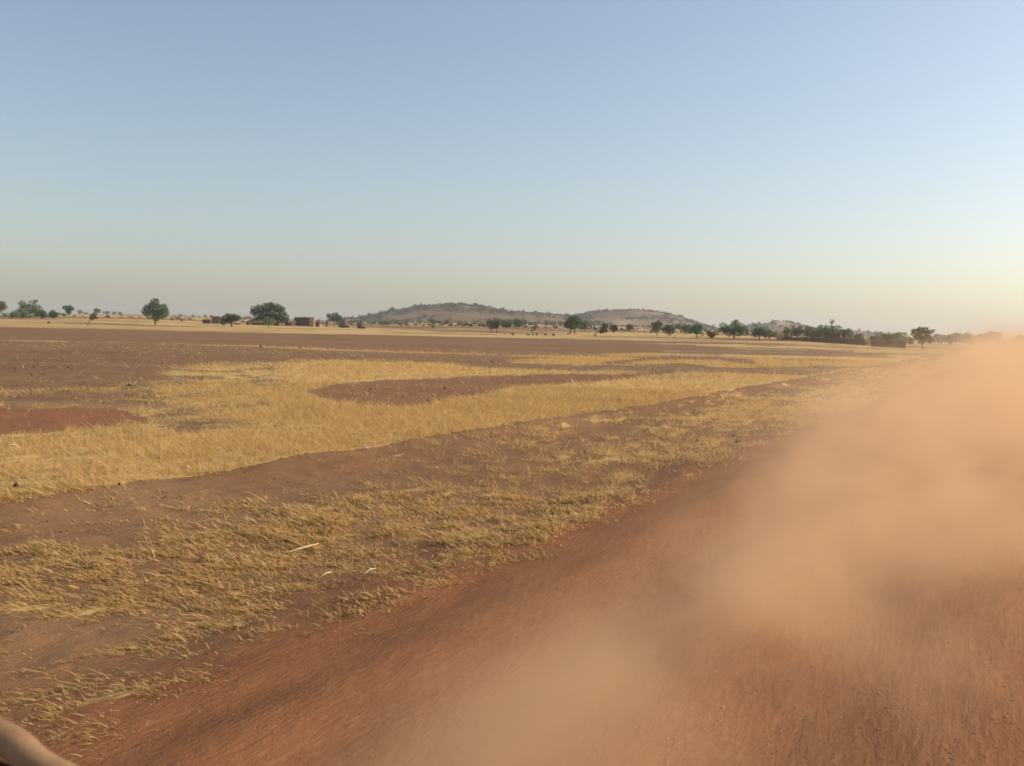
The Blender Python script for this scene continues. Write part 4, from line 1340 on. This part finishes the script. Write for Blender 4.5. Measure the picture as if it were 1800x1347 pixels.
# ------------------------------------------------------------------ the vehicle's own door, in the lower left corner
def vehicle_door():
    def pt(px, py, dist):
        r = ray(px, py)
        return Vector((0, 0, H)) + r * dist
    path = [pt(-420, 1095, 1.32), pt(-260, 1170, 1.26), pt(-120, 1242, 1.21), pt(-40, 1279, 1.18), pt(-5, 1295, 1.165), pt(22, 1306, 1.155), pt(42, 1322, 1.145), pt(60, 1342, 1.135), pt(85, 1356, 1.125), pt(118, 1375, 1.115), pt(200, 1425, 1.09), pt(380, 1540, 1.05)]
    rad = [.021, .020, .0195, .0175, .0165, .0163, .016, .0155, .0155, .0165, .019, .020]
    root = thing('vehicle_door', 'tan dusty window ledge of the vehicle in the bottom left corner', 'car door', path[5])
    mb = MB(); mb.tube([p - path[5] for p in path], rad, 16)
    o = mb.build('window_ledge', M['trim'], root, True)
    sm = o.modifiers.new('smooth', 'SUBSURF'); sm.levels = 2; sm.render_levels = 2
    # rubber seal under the ledge, then the outer skin of the door going down
    dn = Vector((-.006, -.012, -.026))
    sb = MB(); sb.tube([p - path[5] + dn * 1.0 for p in path], [.011] * len(path), 10)
    sb.build('rubber_seal', M['rubber'], root, True)
    bm = bmesh.new()
    rows = []
    for k, (dz, out) in enumerate(((-.035, 0.0), (-.12, .012), (-.3, .02), (-.55, .012), (-.75, -.03))):
        rows.append([bm.verts.new(p - path[5] + Vector((-.03 - .012 * k, -.05 - .02 * k, dz)) + Vector((out, out, 0))) for p in path])
    for a, b in zip(rows, rows[1:]):
        for i in range(len(path) - 1):
            bm.faces.new((a[i], a[i + 1], b[i + 1], b[i]))
    bmesh.ops.solidify(bm, geom=bm.faces[:], thickness=.02)
    bmesh.ops.recalc_face_normals(bm, faces=bm.faces[:])
    me = bpy.data.meshes.new('door_panel'); bm.to_mesh(me); bm.free()
    me.polygons.foreach_set('use_smooth', np.ones(len(me.polygons), bool))
    obj('door_panel', me, M['paint'], root)
vehicle_door()

# ------------------------------------------------------------------ dust thrown up by the vehicle
def dust_volume(name, label, s0, s1, x0, x1, z1, A):
    mb = MB()
    mb.box(((x0 + x1) / 2, (s0 + s1) / 2, (z1 - .3) / 2), (x1 - x0, s1 - s0, z1 + .3))
    m = bpy.data.materials.new('dust_air')
    m.use_nodes = True
    nt = m.node_tree
    nt.nodes.clear()
    out = N(nt, 'ShaderNodeOutputMaterial')
    tc = N(nt, 'ShaderNodeTexCoord').outputs['Object']
    sp = N(nt, 'ShaderNodeSeparateXYZ')
    nt.links.new(tc, sp.inputs[0])
    X, Sx, Z = sp.outputs          # right of the camera line, along the road, up
    mm = lambda op, a, b=None, c=None, cl=False: math_n(nt, op, a, b, c, cl)
    # plume trails from the wheels: widens, rises and thins with distance
    wd = mm('ADD', A['w0'], mm('MULTIPLY', Sx, mm('ADD', A['wk'], mm('MULTIPLY', Sx, A.get('wq', 0.0)))))
    ht = mm('ADD', A['h0'], mm('MULTIPLY', Sx, A['hk']))
    xc = mm('ADD', A['x0'], mm('MULTIPLY', Sx, A['xk']))
    # the side away from the field drags out wider
    side = mm('DIVIDE', mm('SUBTRACT', X, xc), mm('MULTIPLY', wd, 2.0), None, True)
    wd = mm('MULTIPLY', wd, mm('ADD', 1.0, mm('MULTIPLY', side, A.get('drag', 0.0))))
    # slow meander, billows
    warp = noise_n(nt, mapping_n(nt, tc, (.5, .16, .5)), 1.0, 2, .5)
    xr = mm('DIVIDE', mm('ADD', mm('SUBTRACT', X, xc), mm('MULTIPLY', mm('SUBTRACT', warp, .5), mm('MULTIPLY', wd, 1.3))), wd)
    zr = mm('DIVIDE', Z, ht)
    r2 = mm('ADD', mm('MULTIPLY', xr, xr), mm('MULTIPLY', zr, zr))
    body = mm('POWER', 2.71828, mm('MULTIPLY', r2, -1.0))
    cur = N(nt, 'ShaderNodeVectorMath', operation='ADD')
    nt.links.new(mapping_n(nt, tc, (A['n1'], A['n1'] * .6, A['n1']), 0.0, A.get('off', (0, 0, 0))), cur.inputs[0])
    cv = N(nt, 'ShaderNodeVectorMath', operation='SCALE')
    cv.inputs['Scale'].default_value = 1.1
    nt.links.new(noise_n(nt, mapping_n(nt, tc, (A['n1'] * .5, A['n1'] * .3, A['n1'] * .5)), 1.0, 2, .5, 1), cv.inputs[0])
    nt.links.new(cv.outputs[0], cur.inputs[1])
    big = noise_n(nt, cur.outputs[0], 1.0, A['dt'], .56)
    bil = ramp_n(nt, big, A['r0'], A['r1'])
    dens = mm('MULTIPLY', body, mm('ADD', A['nb'], mm('MULTIPLY', bil, A['na'])))
    fall = mm('DIVIDE', A['k'], mm('ADD', 1.0, mm('MULTIPLY', Sx, A['kf'])))
    dens = mm('MULTIPLY', dens, fall)
    # starts behind the wheel, ends ahead
    dens = mm('MULTIPLY', dens, mm('MULTIPLY', ramp_n(nt, Sx, A['s0'], A['s1']), mm('SUBTRACT', 1.0, ramp_n(nt, Sx, A['e0'], A['e1']))))
    pv = N(nt, 'ShaderNodeVolumePrincipled')
    pv.inputs['Color'].default_value = (.90, .63, .39, 1)
    pv.inputs['Anisotropy'].default_value = .25
    nt.links.new(dens, pv.inputs['Density'])
    nt.links.new(pv.outputs[0], out.inputs['Volume'])
    o = mb.build(name, m)
    o.rotation_euler = (0, 0, -RA)
    tag(o, label, 'dust', kind='stuff')
    m.cycles.volume_sampling = 'MULTIPLE_IMPORTANCE' if hasattr(m.cycles, 'volume_sampling') else m.cycles.volume_sampling
    return o
dust_volume('dust_cloud', 'orange brown dust trailing low over the near road', 1.2, 40, -9, 6, 5.2,
            dict(w0=.40, wk=.02, wq=.0024, h0=.36, hk=.034, x0=-2.12, xk=.072, n1=.7, nb=.20, na=1.5, r0=.37, r1=.68, dt=5, k=1.05, kf=.045, drag=1.2, off=(0.0, 0.0, 0.0), s0=1.2, s1=3.2, e0=22, e1=40))
dust_volume('dust_cloud', 'pale orange dust hanging high over the far road', 24, 330, -45, 40, 20,
            dict(w0=1.8, wk=.019, h0=.8, hk=.0115, x0=-.5, xk=.010, n1=.20, nb=.2, na=1.4, r0=.36, r1=.70, dt=3, k=.125, kf=.012, s0=24, s1=38, e0=230, e1=330))

# ------------------------------------------------------------------ air
def haze():
    mb = MB()
    mb.box((0, 0, 33), (8700, 8700, 72))
    m = bpy.data.materials.new('haze_air')
    m.use_nodes = True
    nt = m.node_tree
    nt.nodes.clear()
    out = N(nt, 'ShaderNodeOutputMaterial')
    pv = N(nt, 'ShaderNodeVolumePrincipled')
    pv.inputs['Color'].default_value = (.80, .88, .96, 1)
    pv.inputs['Anisotropy'].default_value = .3
    pv.inputs['Density'].default_value = .00020
    nt.links.new(pv.outputs[0], out.inputs['Volume'])
    o = mb.build('haze', m)
    o['kind'] = 'stuff'
    o['label'] = 'thin pale dusty air over the whole plain'
haze()
